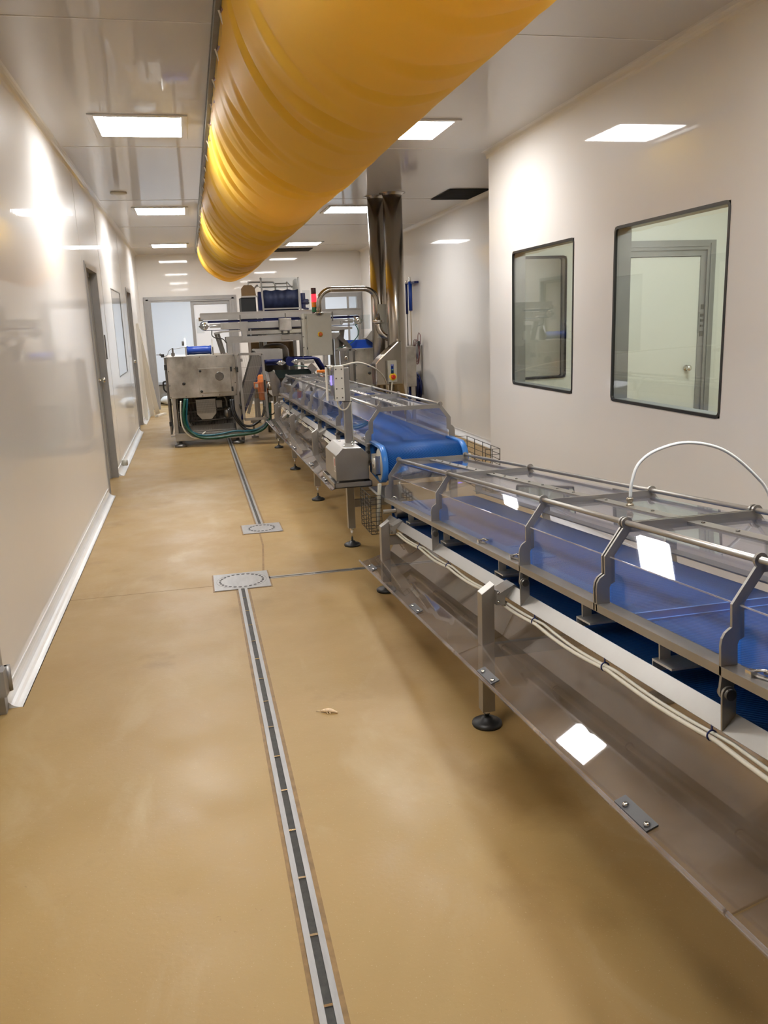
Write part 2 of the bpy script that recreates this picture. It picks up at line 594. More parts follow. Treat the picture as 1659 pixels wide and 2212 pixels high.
# room behind the far doors
struct('wall_beyond', MB().box((-1.5, YFAR, 0), (4.6, YFAR+0.1, ZC)), 'room_white')
struct('wall_beyond_left', MB().box((-1.5, YB+0.1, 0), (-1.4, YFAR, ZC)), 'room_white')
struct('wall_beyond_right', MB().box((4.5, YB+0.1, 0), (4.6, YFAR, ZC)), 'room_white')

def ceil_cove(mb, x, s, y0, y1, c=0.055):
    """concave moulding between a wall at x and the ceiling; s is the side the hall lies on"""
    poly = [(x, ZC)]+[(x+s*(c-c*math.cos(a)), ZC-c+c*math.sin(a)) for a in [PI/2*i/6 for i in range(7)]][::1]
    poly = [(x, ZC), (x, ZC-c)]+[(x+s*(c-c*math.cos(a)), ZC-c+c*math.sin(a)) for a in [PI/2*i/6 for i in range(1, 7)]]
    return mb.prism(poly, 'y', y0, y1)
struct('trim_1', ceil_cove(MB(), WL, 1, Y0, YB), 'wall')
struct('trim_2', ceil_cove(MB(), XR, -1, Y0, YC+0.05), 'wall')
struct('trim_3', ceil_cove(MB(), XF, -1, YC, YB), 'wall')

def floor_cove(x, s, y0, y1, c=0.066):
    poly = [(x, 0), (x, c+0.012), (x+s*0.006, c+0.012)]+[(x+s*(c-c*math.cos(a)), c-c*math.sin(a)) for a in [PI/2*i/8 for i in range(1, 9)]]+[(x+s*(c+0.004), 0)]
    mb = MB()
    mb.prism(poly, 'y', y0, y1)
    return mb
struct('baseboard_left', floor_cove(WL, 1, 3.66, 8.52), 'cove_white')
struct('baseboard_left_middle', floor_cove(WL, 1, 9.70, 13.92), 'cove_white')
struct('baseboard_left_far', floor_cove(WL, 1, 15.0, YB), 'cove_white')
struct('baseboard_left_near', floor_cove(WL, 1, Y0, 2.55), 'cove_white')
struct('baseboard_far_right', floor_cove(XF, -1, YC, YB), 'cove_white')
struct('baseboard_right', floor_cove(XR, -1, Y0, YC), 'cove_white')

# joints between ceiling and wall sheets: shallow cover strips
mb = MB()
for y in (0.05, 4.55, 7.47, 10.40, 13.03, 16.2):
    mb.box((WL+0.06, y-0.006, ZC-0.0025), (XR-0.06 if y < YC else XF-0.06, y+0.006, ZC))
struct('trim_4', mb, 'wall')
mb = MB()
for y in (8.42, 10.2, 13.2, 16.4):
    mb.box((WL, y-0.008, 0.08 if y not in (8.42,) else 2.24), (WL+0.002, y+0.008, ZC-0.06))
struct('trim_5', mb, 'wall')

# ---------------------------------------------------------------- doors of the left wall
def side_door(idx, op, knob_y):
    y0, y1, _, zt = op
    leaf = MB().box((WL-0.115, y0+0.05, 0.008), (WL-0.075, y1-0.05, zt-0.05))
    o = struct('door_%d' % idx, leaf, 'wall_pale')
    mb = MB()
    mb.box((WL-0.12, y0, 0), (WL+0.012, y0+0.028, zt))
    mb.box((WL-0.12, y1-0.028, 0), (WL+0.012, y1, zt))
    mb.box((WL-0.12, y0, zt-0.028), (WL+0.012, y1, zt))
    mb.box((WL-0.12, y0+0.028, 0), (WL-0.06, y0+0.07, zt-0.028))
    mb.box((WL-0.12, y1-0.07, 0), (WL-0.06, y1-0.028, zt-0.028))
    mb.box((WL-0.12, y0+0.028, zt-0.07), (WL-0.06, y1-0.028, zt-0.028))
    mb.box((WL, y0-0.03, 0), (WL+0.010, y0, zt+0.03))
    mb.box((WL, y1, 0), (WL+0.010, y1+0.03, zt+0.03))
    mb.box((WL, y0, zt), (WL+0.010, y1, zt+0.03))
    mb.build('door_frame', 'aluminium', o)
    k = MB()
    k.lathe((WL-0.075, knob_y, 1.09), [(0.026, 0), (0.026, 0.006), (0.010, 0.008), (0.010, 0.035), (0.024, 0.040), (0.028, 0.055), (0.022, 0.068), (0.004, 0.072)], 20, 'x')
    k.build('door_knob', 'steel_bright', o)
    return o
side_door(1, d1, 9.50)
side_door(2, d2h, 14.84)
o = side_door(3, d3, 2.75)
mb = MB()
for z in (0.10, 1.1, 2.0):
    mb.box((WL-0.02, 3.55, z), (WL+0.035, 3.63, z+0.115))
    mb.cyl((WL+0.035, 3.625, z), (WL+0.035, 3.625, z+0.115), 0.013, 12)
mb.build('hinge', 'aluminium', o)

# flush window of the left wall
g = struct('window_3', MB().box((WL-0.030, win[0]+0.012, win[2]+0.012), (WL-0.004, win[1]-0.012, win[3]-0.012)), 'blind_grey')
mb = MB()
slab(mb, 'x', WL-0.04, WL+0.002, *win, [(win[0]+0.013, win[1]-0.013, win[2]+0.013, win[3]-0.013)])
mb.build('window_frame', 'steel_dark', g)

# ---------------------------------------------------------------- windows of the right wall
def round_rect(y0, y1, z0, z1, r, n=6):
    P = []
    for cy, cz, a in ((y1-r, z1-r, 0), (y0+r, z1-r, PI/2), (y0+r, z0+r, PI), (y1-r, z0+r, 1.5*PI)):
        P += arc((cy, cz), r, a, a+PI/2, n)
    return P
def frame_ring(mb, axis, a, b, rect, wdt, r):
    y0, y1, z0, z1 = rect
    Ou = round_rect(y0-0.0, y1+0.0, z0-0.0, z1+0.0, r)
    In = round_rect(y0+wdt, y1-wdt, z0+wdt, z1-wdt, max(0.005, r-wdt))
    def P(p, t):
        return (t, p[0], p[1]) if axis == 'x' else (p[0], t, p[1])
    k = len(Ou)
    rings = [[mb.v(P(p, t)) for p in L] for L, t in ((Ou, a), (In, a), (In, b), (Ou, b))]
    for i in range(k):
        j = (i+1) % k
        for A, B in zip(rings, rings[1:]+rings[:1]):
            mb.face([A[i], A[j], B[j], B[i]])
    # corner fillers between the square opening and the rounded gasket
    return mb
def room_window(idx, rect, axis, front, back):
    y0, y1, z0, z1 = rect
    if axis == 'x':
        g = struct('window_%d' % idx, MB().box((front+0.004, y0, z0), (front+0.012, y1, z1)), 'window_glass')
    else:
        g = struct('window_%d' % idx, MB().box((y0, front-0.012, z0), (y1, front-0.004, z1)), 'window_glass')
    s = 1 if axis == 'x' else -1
    mb = MB()
    frame_ring(mb, axis, front-s*0.003, front+s*0.014, (y0-0.003, y1+0.003, z0-0.003, z1+0.003), 0.019, 0.04)
    mb.build('gasket', 'black_rubber', g)
    # the metal lining of the opening
    mb = MB()
    t = 0.012
    lo, hi = sorted((front+s*0.014, back))
    def bx(a, b, c, d):
        if axis == 'x':
            mb.box((lo, a, c), (hi, b, d))
        else:
            mb.box((a, lo, c), (b, hi, d))
    bx(y0, y0+t, z0, z1); bx(y1-t, y1, z0, z1); bx(y0+t, y1-t, z0, z0+t); bx(y0+t, y1-t, z1-t, z1)
    mb.build('window_lining', 'aluminium', g)
    return g
room_window(1, wa, 'x', XR, XR+0.115)
room_window(2, wb, 'x', XR, XR+0.115)
g = room_window(4, wend, 'y', YC, YC-0.095)
mb = MB()
frame_ring(mb, 'y', YC-0.083, YC-0.095, (wend[0]-0.004, wend[1]+0.004, wend[2]-0.004, wend[3]+0.004), 0.020, 0.04)
mb.build('gasket', 'black_rubber', g)

# door in the end wall of the room behind the windows
o = struct('door_4', MB().box((dend[0]+0.05, YC-0.07, 0.01), (dend[1]-0.05, YC-0.03, dend[3]-0.06)), 'wall_pale')
mb = MB()
for a, b2 in ((dend[0], dend[0]+0.055), (dend[1]-0.055, dend[1])):
    mb.box((a, YC-0.085, 0), (b2, YC-0.02, dend[3]))
mb.box((dend[0]+0.055, YC-0.085, dend[3]-0.055), (dend[1]-0.055, YC-0.02, dend[3]))
for a, b2 in ((dend[0]-0.09, dend[0]), (dend[1], dend[1]+0.09)):
    mb.box((a, YC-0.105, 0), (b2, YC-0.08, dend[3]+0.09))
    mb.box((a+0.03, YC-0.115, 0), (b2-0.03, YC-0.105, dend[3]+0.06))
mb.box((dend[0], YC-0.105, dend[3]), (dend[1], YC-0.08, dend[3]+0.09))
mb.box((dend[0], YC-0.115, dend[3]+0.03), (dend[1], YC-0.105, dend[3]+0.06))
mb.build('door_frame', 'aluminium', o)
MB().lathe((4.79, YC-0.07, 1.035), [(0.03, 0), (0.03, -0.008), (0.011, -0.010), (0.011, -0.035), (0.028, -0.042), (0.031, -0.055), (0.022, -0.07), (0.004, -0.074)], 20, 'y').build('door_knob', 'steel_bright', o)
for z, hh in ((1.60, 0.045), (1.53, 0.025), (1.48, 0.025), (1.43, 0.02), (1.34, 0.05)):
    MB().box((4.915, YC-0.092, z), (4.945, YC-0.085, z+hh)).build('frame_label', 'steel_dark', o)

# ---------------------------------------------------------------- doors of the back wall
o = struct('door_5', MB().box((0.10, YB+0.02, 0.01), (0.81, YB+0.06, 2.12)), 'room_white')
mb = MB()
for a, b2 in ((0.06, 0.12), (0.79, 0.85)):
    mb.box((a, YB, 0.01), (b2, YB+0.075, 2.15))
mb.box((0.12, YB, 2.07), (0.79, YB+0.075, 2.15))
mb.build('door_rail', 'aluminium', o)
mb = MB()
for a, b2 in ((-0.85, -0.71), (0.84, 0.98)):
    mb.box((a, YB-0.03, 0), (b2, YB+0.10, 2.235))
    mb.box((a+0.045, YB-0.045, 0), (b2-0.045, YB-0.03, 2.19))
mb.box((-0.71, YB-0.03, 2.13), (0.84, YB+0.10, 2.235))
mb.box((-0.80, YB-0.045, 2.16), (0.93, YB-0.03, 2.20))
mb.build('door_frame', 'aluminium', o)
MB().tube([(-0.70, YB+0.05, 1.10), (-0.64, YB+0.05, 1.10)], 0.008).lathe((-0.64, YB+0.05, 1.10), [(0.012, 0), (0.026, 0.012), (0.024, 0.03), (0.006, 0.036)], 14, 'x').build('door_knob', 'steel_dark', o)
o = struct('door_6', MB().box((3.30, YB+0.02, 0.01), (3.49, YB+0.05, 2.13)), 'clear_guard')
mb = MB()
for a, b2 in ((2.70, 2.81), (3.485, 3.59)):
    mb.box((a, YB-0.03, 0), (b2, YB+0.10, 2.215))
    mb.box((a+0.035, YB-0.045, 0), (b2-0.035, YB-0.03, 2.19))
mb.box((2.81, YB-0.03, 2.13), (3.485, YB+0.10, 2.215))
mb.box((3.28, YB+0.01, 0.01), (3.32, YB+0.06, 2.13))
mb.build('door_frame', 'aluminium', o)
# low steel cabinet and bag seen through the left far door
t = thing('steel_table', 'low stainless cabinet seen through the far doorway left of the machine', 'cabinet', (-0.55, 19.4, 0))
MB().box((-1.0, 19.0, 0.02), (-0.2, 19.8, 0.40)).build('body', 'steel_panel', t, 0.01)
MB().box((-1.02, 18.98, 0.40), (-0.18, 19.82, 0.425)).build('top', 'steel_dark', t)
mb = MB().ico((-0.50, 18.72, 0.10), 0.22, 3, (1.1, 0.8, 0.5))
for vv in mb.bm.verts:
    vv.co += Vector((1, 1, 1))*0.02*noise.noise(vv.co*9)
    vv.co.z = max(0.0, vv.co.z)
tag(mb.build('sack', 'bag_white'), 'white plastic sack slumped on the floor beyond the far doorway', 'sack')

# ---------------------------------------------------------------- ceiling lights, vents
def light(label, x0, y0, first=[]):
    loc = (x0+0.295, y0+0.31, ZC)
    if first:
        return copy_tree(first[0], loc, label)
    t = thing('ceiling_light', label, 'light', loc, 'recessed light panels of the hall ceiling')
    x1, y1 = x0+0.585, y0+0.62
    MB().box((x0, y0, ZC-0.008), (x1, y1, ZC-0.003)).build('diffuser', 'lamp', t)
    mb = MB()
    q = 0.045
    for a, b2 in (((x0-q, y0-q), (x0, y1+q)), ((x1, y0-q), (x1+q, y1+q)), ((x0, y0-q), (x1, y0)), ((x0, y1), (x1, y1+q))):
        mb.box((*a, ZC-0.012), (*b2, ZC-0.001))
    mb.build('frame', 'ceiling', t, 0.003)
    first.append(t)
    return t
light('large bright square ceiling light left of the yellow duct, nearest of its row', -0.518, 6.43)
light('second ceiling light from the front in the row left of the yellow duct', -0.518, 11.0)
light('small far ceiling light left of the duct, closest to the back doorway', -0.515, 15.57)
light('ceiling light panel partly covered by the right edge of the yellow duct', 1.49, 6.43)
light('ceiling light just left of the tall steel pipes', 1.89, 11.0)
light('far ceiling light right of the duct, beside the dark ceiling vent', 1.89, 15.64)
light('ceiling light above the left floor strip, out of the picture overhead', -0.518, 1.86)
light('ceiling light above the near conveyor, out of the picture overhead', 1.49, 1.86)
for nm, mt, lst in (('room_light', 'lamp_room', ((4.0, 0.5), (4.0, 3.2), (4.0, 5.6))), ('back_room_light', 'lamp_back', ((-0.6, 19.2), (1.6, 19.2), (3.2, 19.2)))):
    for i, (x, y) in enumerate(lst):
        t = tag(MB().box((x, y, ZC-0.01), (x+0.9, y+0.6, ZC-0.002)).build(nm, mt), '', 'light')
        t['label'] = ('ceiling light of the %s, %s' % (('side room behind the windows' if nm == 'room_light' else 'bright room beyond the far doors'), ('first of three', 'second of three', 'third of three')[i]))
for nm, rect, lab in (('ceiling_vent', (3.04, 9.65, 3.54, 10.46), 'black square ceiling vent beside the steel pipes and the projecting wall'),
                      ('ceiling_vent', (1.79, 16.85, 2.50, 17.5), 'dark ceiling vent by the back wall beyond the duct end')):
    t = thing(nm, lab, 'vent', (rect[0], rect[1], ZC))
    MB().box((rect[0], rect[1], ZC-0.004), (rect[2], rect[3], ZC-0.001)).build('backing', 'vent_black', t)
    mb = MB()
    for i in range(18):
        y = rect[1]+0.02+i*(rect[3]-rect[1]-0.04)/17
        mb.box((rect[0]+0.01, y-0.004, ZC-0.012), (rect[2]-0.01, y+0.004, ZC-0.004))
    mb.build('grille', 'vent_black', t)
t = tag(MB().lathe((-0.617, 9.84, ZC), [(0.085, 0), (0.085, -0.012), (0.06, -0.02), (0.01, -0.022)], 28).build('smoke_detector', 'white_plastic'), 'small round cap on the ceiling between two left lights', 'ceiling cap')

# ---------------------------------------------------------------- yellow textile duct
t = thing('air_duct', 'big half-round yellow fabric air duct hanging from the ceiling', 'duct', (0.84, 8.0, ZC))
DX0, DR = 0.262, 0.585
bm = bmesh.new()
NY, NT = 1400, 64
ya, yb = -1.5, 16.9
rows = []
random.seed(11)
folds = []
y = ya
while y < yb:
    folds.append((y, random.uniform(0.014, 0.034), random.uniform(0.02, 0.50), random.uniform(-0.5, 0.9), random.uniform(0.030, 0.062), random.uniform(0.28, 0.75)))
    y += random.uniform(0.17, 0.46)
for i in range(NY+1):
    y = ya+(yb-ya)*i/NY
    ring = []
    for j in range(NT+1):
        th = PI*j/NT
        s = math.sin(th)
        dr = 0.026*noise.noise(Vector((y*0.55, th*0.7, 1.0)))*s
        dr += 0.012*noise.noise(Vector(((y+0.30*th)*1.6, th*0.5, 4.0)))*s
        for (fy, fa, fs, ft, fw, fb) in folds:
            c = fy+fs*(th-0.3)+0.05*noise.noise(Vector((fy*3, th*1.3, 2)))
            e = (y-c)/fw
            if -4 < e < 4:
                wgt = math.exp(-((th-1.0-ft)/fb)**2)*min(1, th/0.15)
                dr -= fa*wgt*math.exp(-abs(e)**1.3)
                dr += 0.55*fa*wgt*math.exp(-((e-1.6)/0.9)**2)
        r = DR+dr
        if y > yb-0.5:
            r -= 0.04*((y-yb+0.5)/0.5)**2*s
        ring.append(bm.verts.new((DX0+DR-r*math.cos(th), y, ZC-0.035*(1-abs(math.cos(th)))-0.005-r*s*0.985)))
    rows.append(ring)
for A, B in zip(rows, rows[1:]):
    for j in range(NT):
        fc = bm.faces.new((A[j], A[j+1], B[j+1], B[j]))
        fc.smooth = True
# far end: gathered cap
cv = bm.verts.new((DX0+DR, yb+0.10, ZC-0.10))
E_ = rows[-1]
for j in range(NT):
    fc = bm.faces.new((E_[j], E_[j+1], cv)); fc.smooth = True
cv2 = bm.verts.new((DX0+DR, ya-0.10, ZC-0.10))
E_ = rows[0]
for j in range(NT):
    fc = bm.faces.new((E_[j+1], E_[j], cv2)); fc.smooth = True
mb = MB(); mb.bm.free(); mb.bm = bm
mb.build('duct_cloth', 'duct_cloth', t)
for side, x in ((0, DX0-0.010), (1, DX0+2*DR+0.010)):
    mb = MB()
    mb.box((x-0.016, ya, ZC-0.045), (x+0.016, yb, ZC))
    mb.box((x-0.022, ya, ZC-0.012), (x+0.022, yb, ZC-0.001))
    mb.build('rail', 'steel_dark' if side == 0 else 'aluminium', t)
y = 0.4
k = 0
while y < yb-0.4:
    MB().bar((DX0-0.012, y-0.02, ZC-0.030), (DX0+0.012, y+0.035, ZC-0.085), 0.010, 0.014).build('clip', 'white_plastic', t)
    mb = MB()
    pts = [(DX0+0.006+0.010*math.sin(PI*i/10), y+0.55*i/10, ZC-0.055-0.035*math.sin(PI*i/10)) for i in range(11)]
    prev = None
    for p in pts:
        a = mb.v((p[0], p[1], ZC-0.040)); b2 = mb.v((p[0]+0.004, p[1], p[2])); c = mb.v((p[0]-0.008, p[1], p[2]+0.002)); dd = mb.v((p[0]-0.008, p[1], ZC-0.040))
        if prev:
            for q in range(4):
                mb.face([prev[q], prev[(q+1) % 4], (a, b2, c, dd)[(q+1) % 4], (a, b2, c, dd)[q]], True)
        prev = (a, b2, c, dd)
    mb.build('hem_loop', 'duct_hem', t)
    y += 0.55

# ---------------------------------------------------------------- floor drains
def drain_channel(label, x, y0, y1, wd, step, phase, sx=0.0):
    t = thing('drain_channel', label, 'drain', (x, (y0+y1)/2, 0))
    MB().box((x-wd/2-0.013, y0, 0), (x+wd/2+0.015, y1, 0.0012)).build('sealant_edge', 'sealant', t)
    MB().box((x-0.012, y0, 0.0012), (x+0.012, y1, 0.0018)).build('slot', 'drain_dark', t)
    mb = MB()
    for s in (-1, 1):
        mb.box((x+s*0.011, y0, 0.0012), (x+s*wd/2, y1, 0.005))
    mb.build('edge_strip', 'drain_steel', t)
    mb = MB()
    y = phase
    while y < y1:
        if y > y0:
            mb.box((x-0.012, y-0.004, 0.0012), (x+0.012, y+0.004, 0.0048))
        y += step
    mb.build('slot_bar', 'bolt', t)
    return t
drain_channel('long slotted steel drain channel down the near middle of the floor', 0.187, 0.6, 5.03, 0.056, 0.244, 0.70)
drain_channel('slotted drain channel running from the smaller cover to under the cabinet', 0.430, 6.74, 13.0, 0.056, 0.244, 6.85)
def manhole(label, rect, rr, n):
    x0, y0, x1, y1 = rect
    cx, cy = (x0+x1)/2, (y0+y1)/2
    t = thing('drain_cover', label, 'drain cover', (cx, cy, 0))
    MB().box((x0-0.010, y0-0.010, 0), (x1+0.010, y1+0.010, 0.0012)).build('sealant_edge', 'sealant', t)
    MB().box((x0, y0, 0.001), (x1, y1, 0.005)).build('plate', 'drain_steel', t)
    mb = MB()
    mb.lathe((cx, cy, 0), [(rr*1.16, 0.0048), (rr*1.16, 0.0056), (rr*1.145, 0.0056), (rr*1.145, 0.0048)], 48)
    mb.build('lid_seam', 'steel_dark', t)
    mb = MB()
    for i in range(n):
        a = 2*PI*i/n
        p = (cx+rr*math.cos(a), cy+rr*math.sin(a))
        q = Vector((-math.sin(a), math.cos(a), 0)); u = Vector((math.cos(a), math.sin(a), 0))
        c = Vector((p[0], p[1], 0.0062))
        L, W = 0.0115, 0.0075
        vs = [mb.v(c+q*L*math.cos(2*PI*k/10)+u*W*math.sin(2*PI*k/10)) for k in range(10)]
        vs2 = [mb.v(c-Vector((0, 0, 0.001))+q*L*math.cos(2*PI*k/10)+u*W*math.sin(2*PI*k/10)) for k in range(10)]
        mb.face(vs)
        for k in range(10):
            mb.face([vs[k], vs[(k+1) % 10], vs2[(k+1) % 10], vs2[k]])
    mb.build('slots', 'drain_dark', t)
    return t
manhole('larger square drain cover with a ring of slots where the channels meet', (0.015, 5.03, 0.366, 5.378), 0.137, 26)
manhole('smaller square drain cover beyond, at the end of the far channel', (0.278, 6.435, 0.588, 6.735), 0.10, 20)
mb = MB()
mb.box((0.380, 5.197, 0), (1.60, 5.240, 0.0015))
t = tag(MB().box((0.366, 5.19, 0), (1.9, 5.245, 0.0012)).build('gap_channel', 'steel_satin'), 'narrow slot drain running sideways under the conveyor from the larger cover', 'drain')
OFF[t] = Vector((0, 0, 0))
MB().box((0.367, 5.212, 0.0012), (1.9, 5.222, 0.002)).build('slot', 'drain_dark', t)
for x in (0.66, 0.92, 1.2):
    MB().box((x, 5.208, 0.0012), (x+0.01, 5.226, 0.003)).build('slot_bar', 'bolt', t)
mb.bm.free()
# resin patch lines in the floor (cut joints filled with sealant)
mb = MB()
pts = [(0.345, 5.385), (0.372, 5.72), (0.398, 6.05), (0.405, 6.43)]
for (a, b_), (c, d) in zip(pts, pts[1:]):
    vs = [mb.v(p) for p in ((a-0.007, b_, 0.0008), (a+0.007, b_, 0.0008), (c+0.007, d, 0.0008), (c-0.007, d, 0.0008))]
    mb.face(vs)
mb.box((-0.85, 5.155, 0), (0.006, 5.160, 0.0006))
struct('trim_6', mb, 'sealant')
# shrimp on the floor
mb = MB()
pth = smooth_path([(0.405, 3.215, 0.006), (0.424, 3.209, 0.009), (0.440, 3.204, 0.009), (0.456, 3.194, 0.007), (0.470, 3.184, 0.004)], 5)
mb.tube(pth, [0.003+0.006*math.sin(PI*min(1, (i+1)/(len(pth))))*(1.0 if i < 14 else 0.8) for i in range(len(pth))], 10)
for a in (0.425, 0.436):
    mb.tube([(a, 3.206, 0.006), (a+0.004, 3.185, 0.003)], 0.002, 6)
mb.tube([(0.405, 3.215, 0.006), (0.385, 3.228, 0.003)], 0.0015, 6)
tag(mb.build('shrimp', 'shrimp'), 'tiny pale shrimp scrap lying on the floor right of the drain channel', 'shrimp')


# ---------------------------------------------------------------- conveyors
XC = 1.425
def mir(x):
    return 2*XC-x
def loop_belt(mb, path, x0, x1, th):
    """closed band: path of (u, v) points, thickness towards the inside"""
    k = len(path)
    area = sum(path[i][0]*path[(i+1) % k][1]-path[(i+1) % k][0]*path[i][1] for i in range(k))
    s = 1 if area > 0 else -1
    inn = []
    for i in range(k):
        a = Vector(path[i-1]); c = Vector(path[(i+1) % k])
        d = (c-a).normalized()
        inn.append((path[i][0]-s*d.y*th, path[i][1]+s*d.x*th))
    R = [[mb.v((x, *p)) for p in L] for L, x in ((path, x0), (path, x1), (inn, x1), (inn, x0))]
    for i in range(k):
        j = (i+1) % k
        for A, B in zip(R, R[1:]+R[:1]):
            mb.face([A[i], A[j], B[j], B[i]], A is R[0] or A is R[2])
    return mb

def foot(x, y, zt, leg):
    """adjustable machine foot under a leg whose tube ends at zt"""
    mb = MB()
    mb.lathe((x, y, 0), [(0.058, 0), (0.061, 0.006), (0.060, 0.014), (0.047, 0.022), (0.026, 0.026), (0.020, 0.036), (0.010, 0.040)], 28)
    mb.build('foot_pad', 'black_rubber', leg)
    MB().cyl((x, y, 0.038), (x, y, zt+0.01), 0.0085, 12).lathe((x, y, zt-0.016), [(0.014, 0), (0.016, 0.004), (0.016, 0.012), (0.012, 0.016)], 6).build('foot_stem', 'bolt', leg)

def conveyor(name, label, Yref, z0, s, cfg):
    al = math.atan(s)
    ca, sa = math.cos(al), math.sin(al)
    def M(p):
        return Vector((p[0], Yref+p[1]*ca-p[2]*sa, z0+p[1]*sa+p[2]*ca))
    U = lambda y: (y-Yref)/ca
    Z0 = lambda y: z0+(y-Yref)*s
    t = thing(name, label, 'conveyor', (XC, Yref, 0))
    ua, ub = U(cfg['y0']), U(cfg['y1'])
    # belt
    bv, r1, r0 = cfg['belt_v'], cfg['r_far'], cfg['r_near']
    path = arc((U(cfg['roll_near']), bv-r0), r0, PI/2, 1.5*PI, 14)
    if cfg.get('sag'):
        path += [(U(cfg['roll_near'])+0.55, bv-2*cfg['sag'])]
    path += arc((U(cfg['roll_far']), bv-r1), r1, 1.5*PI, 2.5*PI, 14)
    loop_belt(MB(M), path, 1.155, mir(1.155), 0.007).build('belt', 'belt_blue', t)
    for side, (xa, xb) in ((0, (1.135, 1.172)), (1, (mir(1.172), mir(1.135)))):
        if cfg.get('rims'):
            rp = [(p[0]+(0 if abs(p[1]-bv) < 1e-4 else 0), p[1]+0.004) for p in path]
            e = MB(M)
            loop_belt(e, arc((U(cfg['roll_near']), bv-r0), r0+0.010, PI/2, 1.5*PI, 16)+[(U(cfg['roll_near'])+0.30, bv-2*r0+0.02), (U(5.52), bv-0.10), (U(5.52), bv+0.012)], xa, xb, 0.016)
            e.build('belt_rim', 'belt_flight', t)
            MB(M).cyl((xa+0.004, U(cfg['roll_near']), bv-r0), (xb-0.004, U(cfg['roll_near']), bv-r0), r0-0.006, 36).build('roller_disc', 'white_plastic', t)
    for y, r in ((cfg['roll_near'], r0), (cfg['roll_far'], r1)):
        MB(M).cyl((1.17, U(y), bv-r), (mir(1.17), U(y), bv-r), r-0.012, 28).cyl((1.09, U(y), bv-r), (mir(1.09), U(y), bv-r), 0.014, 14).build('end_roller', 'steel_satin', t)
    for y in cfg.get('flights', []):
        MB(M).box((1.165, U(y)-0.004, bv), (mir(1.165), U(y)+0.004, bv+0.026)).box((1.165, U(y)-0.012, bv), (mir(1.165), U(y)+0.012, bv+0.006)).build('belt_flight', 'flight_blue', t)
    # beams and side rails, both sides
    for sd in (0, 1):
        X = (lambda x: x) if sd == 0 else mir
        mb = MB(M)
        th = 0.004
        prof = [(X(1.10), 0.0), (X(1.137), 0.037), (X(1.174), 0.0), (X(1.174-th), 0.0-th), (X(1.137), 0.037-1.6*th), (X(1.10+th), -th)]
        mb.prism(prof, 'y', ua, ub)
        mb.build('beam', 'steel_satin', t)
        mb = MB(M)
        mb.prism([(X(1.105), 0.126), (X(1.105), 0.149), (X(1.153), 0.149), (X(1.153), 0.145), (X(1.109), 0.145), (X(1.109), 0.126)], 'y', ua, ub)
        mb.build('side_rail', 'steel_satin', t)
    # cross members
    for y in cfg['cross']:
        u = U(y)
        mb = MB(M)
        mb.box((1.145, u-0.048, 0.046), (mir(1.145), u+0.048, 0.052))
        mb.box((1.145, u+0.044, 0.016), (mir(1.145), u+0.048, 0.046))
        mb.box((1.158, u+0.030, 0.052), (1.190, u+0.036, bv-0.012))
        mb.box((mir(1.158), u+0.030, 0.052), (mir(1.190), u+0.036, bv-0.012))
        mb.build('cross_member', 'steel_light', t)
    # hood arches
    for y, double, hinge in cfg['arches']:
        for k in range(2 if double else 1):
            u = U(y)+0.016*k-(0.008 if double else 0)
            mb = MB(M)
            def plate(*pts):
                for X in ((lambda x: x), mir):
                    mb.prism([(X(a), c) for a, c in pts], 'y', u-0.004, u+0.004)
            plate((1.105, 0.127), (1.147, 0.127), (1.147, 0.196), (1.105, 0.196))
            plate((1.105, 0.196), (1.147, 0.196), (1.151, 0.205), (1.164, 0.212), (1.160, 0.237), (1.133, 0.237), (1.126, 0.233), (1.116, 0.226), (1.108, 0.213))
            plate((1.133, 0.237), (1.160, 0.237), (1.164, 0.212), (1.164, 0.291), (1.133, 0.290))
            plate((1.133, 0.290), (1.164, 0.291), (1.214, 0.356), (1.220, 0.372), (1.1935, 0.370))
            plate(*arc((1.207, 0.384), 0.0175, 0, 2*PI*15/16, 15))
            mb.box((1.207, u-0.004, 0.356), (mir(1.207), u+0.004, 0.385))
            mb.build('hood_arch', 'steel_satin', t)
        if hinge:
            for X in ((lambda x: x), mir):
                u = U(y)
                mb = MB(M)
                c = arc((1.118, 0.086), 0.018, 0, PI, 8)
                mb.prism([(X(a), b_) for a, b_ in [(1.100, 0.0), (1.135, 0.035)]+c], 'y', u-0.016, u-0.010)
                mb.build('hinge_plate', 'steel_satin', t)
                mb = MB(M)
                c = arc((1.118, 0.086), 0.016, PI, 2*PI, 8)
                mb.prism([(X(a), b_) for a, b_ in c+[(1.147, 0.127), (1.107, 0.127)]], 'y', u-0.004, u+0.004)
                mb.build('hinge_tab', 'steel_satin', t)
                MB(M).cyl((X(1.118), u-0.024, 0.086), (X(1.118), u+0.012, 0.086), 0.013, 18).build('hinge_pin', 'steel_dark', t)
    ys = [a[0] for a in cfg['arches']]
    for X in ((lambda x: x), mir):
        MB(M).cyl((X(1.207), U(min(ys))-0.012, 0.384), (X(1.207), U(max(ys))+0.012, 0.384), 0.0088, 12).build('hood_rod', 'steel_satin', t)
    for y1, y2 in zip(ys, ys[1:]):
        a, b_ = sorted((U(y1), U(y2)))
        a += 0.010; b_ -= 0.010
        prof = [(1.150, 0.149), (1.150, 0.288), (1.217, 0.366), (mir(1.217), 0.366), (mir(1.150), 0.288), (mir(1.150), 0.149)]
        MB(M).sheet(prof, a, b_, -0.004).build('hood_panel', 'poly_hood', t)
        for X in ((lambda x: x), mir):
            MB(M).box((X(1.1475), a, 0.2865), (X(1.1510), b_, 0.2895)).build('panel_crease', 'poly_edge', t)
        st = MB(M).box((XC-0.022, a, 0.3665), (XC+0.022, b_, 0.3715)).build('top_strap', 'steel_satin', t)
        mb = MB(M)
        n = max(2, int((b_-a)/0.14))
